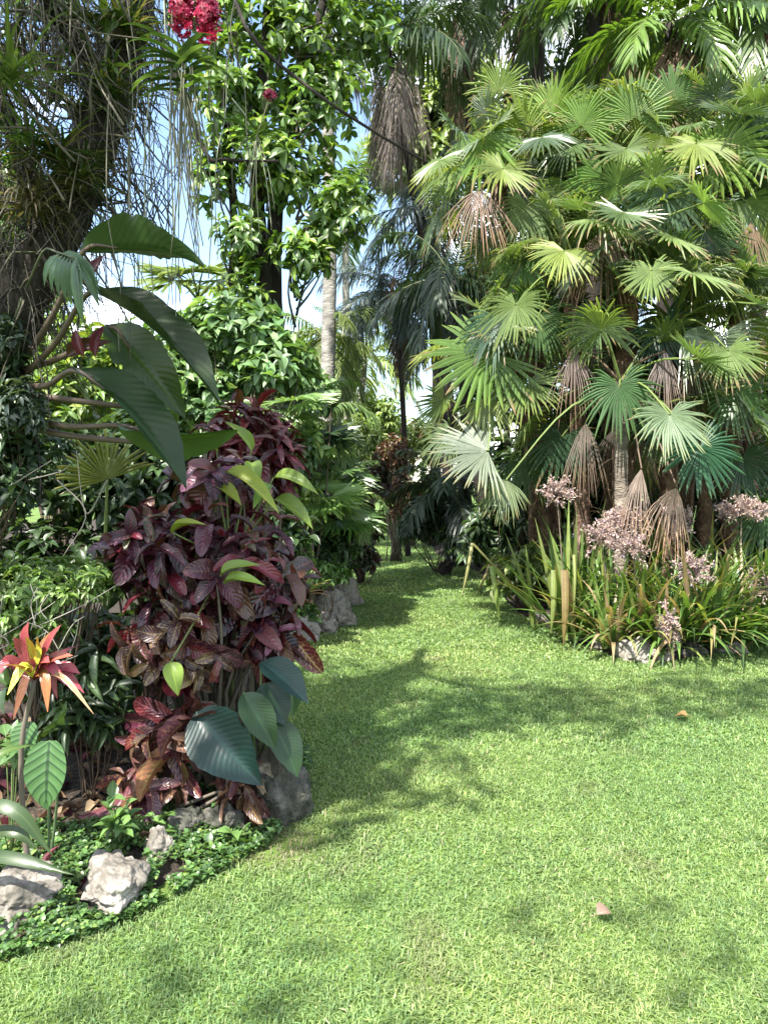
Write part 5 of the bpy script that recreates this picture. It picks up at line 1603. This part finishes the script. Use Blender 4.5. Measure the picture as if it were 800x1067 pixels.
BUD = leaf_tpl(2, 2, 'lance', 0.0, 0.3)
BROM = [  # px, d of base, leaves, leaf length, flowers [(px,py)]
    (588, 7.9, 26, 0.85, [(580, 516)], 'tall upright bromeliad with a lilac head above the brown folded leaf'),
    (636, 7.6, 40, 0.75, [(626, 562)], 'bromeliad with a small pinkish flower head, next to the tall upright one'),
    (655, 7.9, 36, 0.85, [(648, 546)], 'bromeliad with a wide feathery pink flower head against the pale ringed trunk'),
    (668, 7.4, 44, 0.75, [(658, 574)], 'bromeliad with a pink centred round lilac head low in the front'),
    (708, 7.8, 42, 0.90, [(706, 545)], 'bromeliad with a flower head beside the beige dead fan'),
    (722, 7.3, 60, 0.85, [(722, 596)], 'bromeliad with a grey lilac head standing clear over long drooping leaves'),
    (770, 7.8, 44, 0.90, [(772, 534)], 'bromeliad with a long sideways pink flower head near the pale path'),
    (800, 7.4, 40, 0.80, [(797, 612)], 'bromeliad with a magenta lilac head cut by the edge of the picture'),
    (694, 7.15, 46, 0.62, [(694, 660)], 'front bromeliad whose pinkish flower head hangs down to the lawn'),
    (745, 7.25, 54, 0.75, [], 'flowerless bromeliad with dense arching green straps at the front corner'),
    (640, 7.25, 30, 0.5, [], 'small flowerless bromeliad with dry brown inner leaves by the pale rocks'),
    (775, 7.35, 44, 0.8, [], 'flowerless bromeliad with long straps reaching over the bare soil'),
    (610, 8.3, 40, 1.0, [], 'flowerless bromeliad at the back, between the tall upright one and the palm trunks'),
    (685, 8.1, 46, 1.0, [], 'flowerless bromeliad crowding the foot of the pale ringed palm trunk'),
    (740, 8.0, 46, 1.0, [], 'flowerless dark bromeliad behind the clear standing grey lilac head'),
    (790, 8.1, 40, 1.0, [], 'flowerless bromeliad at the back near the edge of the picture'),
    (705, 7.3, 40, 0.7, [], 'flowerless bromeliad behind the flower head that hangs to the lawn'),
    (615, 7.7, 30, 0.6, [], 'short flowerless bromeliad behind the pale upright rock'),
]
for px, d, nl_, ln, fl, lab in BROM:
    b = GB(px, d)
    t = thing('bromeliad', lab, 'bromeliad', b, BG)
    mb = MB()
    tall = 'tall upright' in lab
    for i in range(int(nl_ * 1.35)):
        a = rnd(0, 6.28)
        e = rnd(0.75, 1.5) if tall else rnd(0.45, 1.45)
        dr = [math.cos(a) * math.cos(e), math.sin(a) * math.cos(e), math.sin(e)]
        c = palette(1, STR, 0.2)[0]
        dry = rnd(0, 1) < (0.5 if 'dry brown' in lab else 0.07)
        strap(mb, b + np.array([math.cos(a), math.sin(a), 0]) * 0.05 + [0, 0, 0.05], dr, ln * rnd(0.85, 1.55), rnd(0.03, 0.046), rnd(0.25, 0.6) if tall else rnd(0.5, 1.25), (0.26, 0.19, 0.11) if dry else c, n_=11, tipcol=(0.2, 0.15, 0.06) if rnd(0, 1) < 0.25 else None)
    mb.build('leaf_rosette', M_LEAF, t)
    for fx, fy in fl:
        mb = MB()
        fd = d - 0.12
        p = W(fx, fy, fd)
        hang = 'hangs down' in lab
        if hang:
            p = W(fx, 640, fd - 0.12)
            tube(mb, bez([b + [0, 0, 0.15], p + [0, 0.05, 0.12], p], 8), [0.008, 0.005], 5, (0.3, 0.22, 0.2))
            for k in range(7):
                panicle(mb, p + np.array([0.01 * k, 0, -0.045 * k]), 0.10 - 0.006 * k, [0, -0.3, -1], 8, False)
        else:
            tube(mb, bez([b + [0, 0, 0.15], (b + p) / 2 + [0.02, 0.03, 0.1], p], 8), [0.009, 0.006], 5, (0.25, 0.2, 0.16))
            wide = 'sideways' in lab or 'wide' in lab
            panicle(mb, p, 0.185, [0, -0.4, 0.8], 28)
            if wide:
                for s in (-1, 1):
                    panicle(mb, p + [0.15 * s, 0, 0.02 * s], 0.13, [s * 0.4, -0.4, 0.6], 14)
        mb.build('flower_head', M_PETAL, t)

# strap leaved plant with folded yellowing leaves
b = GB(590, 7.6)
t = thing('strap_leaf_plant', 'upright strap leaves, several folded over and yellowing at the bed edge', 'plant', b)
FOLD = [  # base px, kink px,py, tip px,py, d, width, colour, label
    (592, (588, 594), (587, 672), 7.35, 0.075, (0.17, 0.125, 0.05), 'brown folded strap leaf'),
    (570, (577, 594), (574, 660), 7.6, 0.06, (0.16, 0.2, 0.06), 'yellow green folded strap leaf'),
    (600, (598, 578), (597, 640), 7.5, 0.03, (0.19, 0.22, 0.07), None),
    (540, (512, 590), (520, 648), 8.6, 0.06, (0.17, 0.23, 0.06), None),
    (540, (492, 566), (481, 622), 8.9, 0.04, (0.24, 0.24, 0.10), None),
    (545, (510, 588), (497, 618), 8.8, 0.035, (0.14, 0.11, 0.04), None),
]
for bx_, kk, tt, d, wd, c, lab in FOLD:
    mb = MB()
    p0, p1, p2 = GB(bx_ + (8 if bx_ > 560 else 20), d + 0.3) + [0, 0, 0.08], W(kk[0], kk[1], d), W(tt[0], tt[1], d - 0.02)
    for q0, q1, w0, w1 in [(p0, p1, 0.8, 1.0), (p1 + [0, -0.004, 0], p2, 1.0, 0.12)]:
        m = 9
        f = np.linspace(0, 1, m)
        P = q0 + (q1 - q0) * f[:, None]
        P[:, 1] -= 0.05 * np.sin(pi * f)
        hw = wd * 0.5 * (w0 + (w1 - w0) * f ** 3)
        x = np.array([1.0, 0.15, 0])
        V = np.stack([P - x * hw[:, None] + [0, 0.012, 0], P - [0, 0.004, 0], P + x * hw[:, None] + [0, 0.012, 0]], 1).reshape(-1, 3)
        q = [(k * 3 + j, k * 3 + j + 1, k * 3 + j + 4, k * 3 + j + 3) for k in range(m - 1) for j in (0, 1)]
        mb.add(V, q, None, c, [(xx, a) for a in f for xx in (-1, 0, 1)])
    lf = mb.build('folded_leaf', M_LEAF, t)
    if lab:
        lf['label'] = lab
for px, tx, ty, d in [(590, 592, 525, 7.6), (596, 600, 535, 7.65), (604, 622, 560, 7.6), (585, 560, 545, 7.7), (630, 620, 600, 7.2), (632, 632, 598, 7.2), (645, 648, 605, 7.2), (600, 575, 556, 7.5), (560, 530, 560, 8.4), (555, 548, 570, 8.3)]:
    mb = MB()
    b0 = GB(px, d) + [0, 0, 0.05]
    e = W(tx, ty, d)
    strap(mb, b0, e - b0, np.linalg.norm(e - b0) * 1.05, 0.05, 0.12, palette(1, [((0.10, 0.14, 0.035), 2), ((0.14, 0.18, 0.05), 1)])[0], n_=10, side=(1, 0.2, 0))
    mb.build('leaf', M_LEAF, t)

# ================================================================== FAR TREES
HAZE_YG = [((0.20, 0.26, 0.10), 3), ((0.15, 0.21, 0.07), 3), ((0.27, 0.31, 0.14), 1)]  # foliage made pale in place of far haze and glare
FT = 'trees standing beyond the garden'
for i, (px, d, py0, rx, rz, pal, lab) in enumerate([
        (60, 15, 420, 2.2, 1.6, MG, 'far bushy tree glimpsed beyond the leaning tree'),
        (190, 17, 400, 2.2, 1.6, LG, 'far light green tree low behind the paddle leaves'),
        (290, 20, 410, 2.2, 1.8, MG, 'far mid green tree behind the twin trunks'),
        (385, 32, 468, 4.0, 1.5, HAZE_YG, 'far yellow green tree tinted for haze, closing the end of the lawn'),
        (525, 26, 380, 2.3, 4.5, MG, 'far tall tree behind the dark feather palms'),
        (452, 20, 120, 1.7, 2.4, HAZE_YG, 'tall feathery tree tinted pale for haze behind the sky gap'),
        (620, 17, 120, 2.6, 2.6, DK, 'big dark tree rising behind the fan palm clump'),
        (560, 20, 300, 2.6, 3.0, DK, 'dark tree filling the background between the fan palm trunks'),
        (760, 17, 200, 2.6, 3.4, DK, 'dark tree at the back beyond the bromeliad corner'),
        (880, 16, 380, 2.2, 2.4, MG, 'mid green tree beyond the pale path'),
        (-60, 13, 250, 1.8, 1.8, MG, 'mid green tree outside the leaning trunk')]):
    b = GB(px, d)
    c = W(px, py0, d)
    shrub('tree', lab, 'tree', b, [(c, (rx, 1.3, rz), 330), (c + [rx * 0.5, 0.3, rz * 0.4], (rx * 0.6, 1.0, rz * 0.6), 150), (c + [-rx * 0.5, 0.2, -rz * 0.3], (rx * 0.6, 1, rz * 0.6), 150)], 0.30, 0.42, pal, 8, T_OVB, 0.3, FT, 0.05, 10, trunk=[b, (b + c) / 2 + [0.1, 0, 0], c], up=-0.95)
for o in bpy.data.objects:
    if '_b' in o:
        del o['_b']
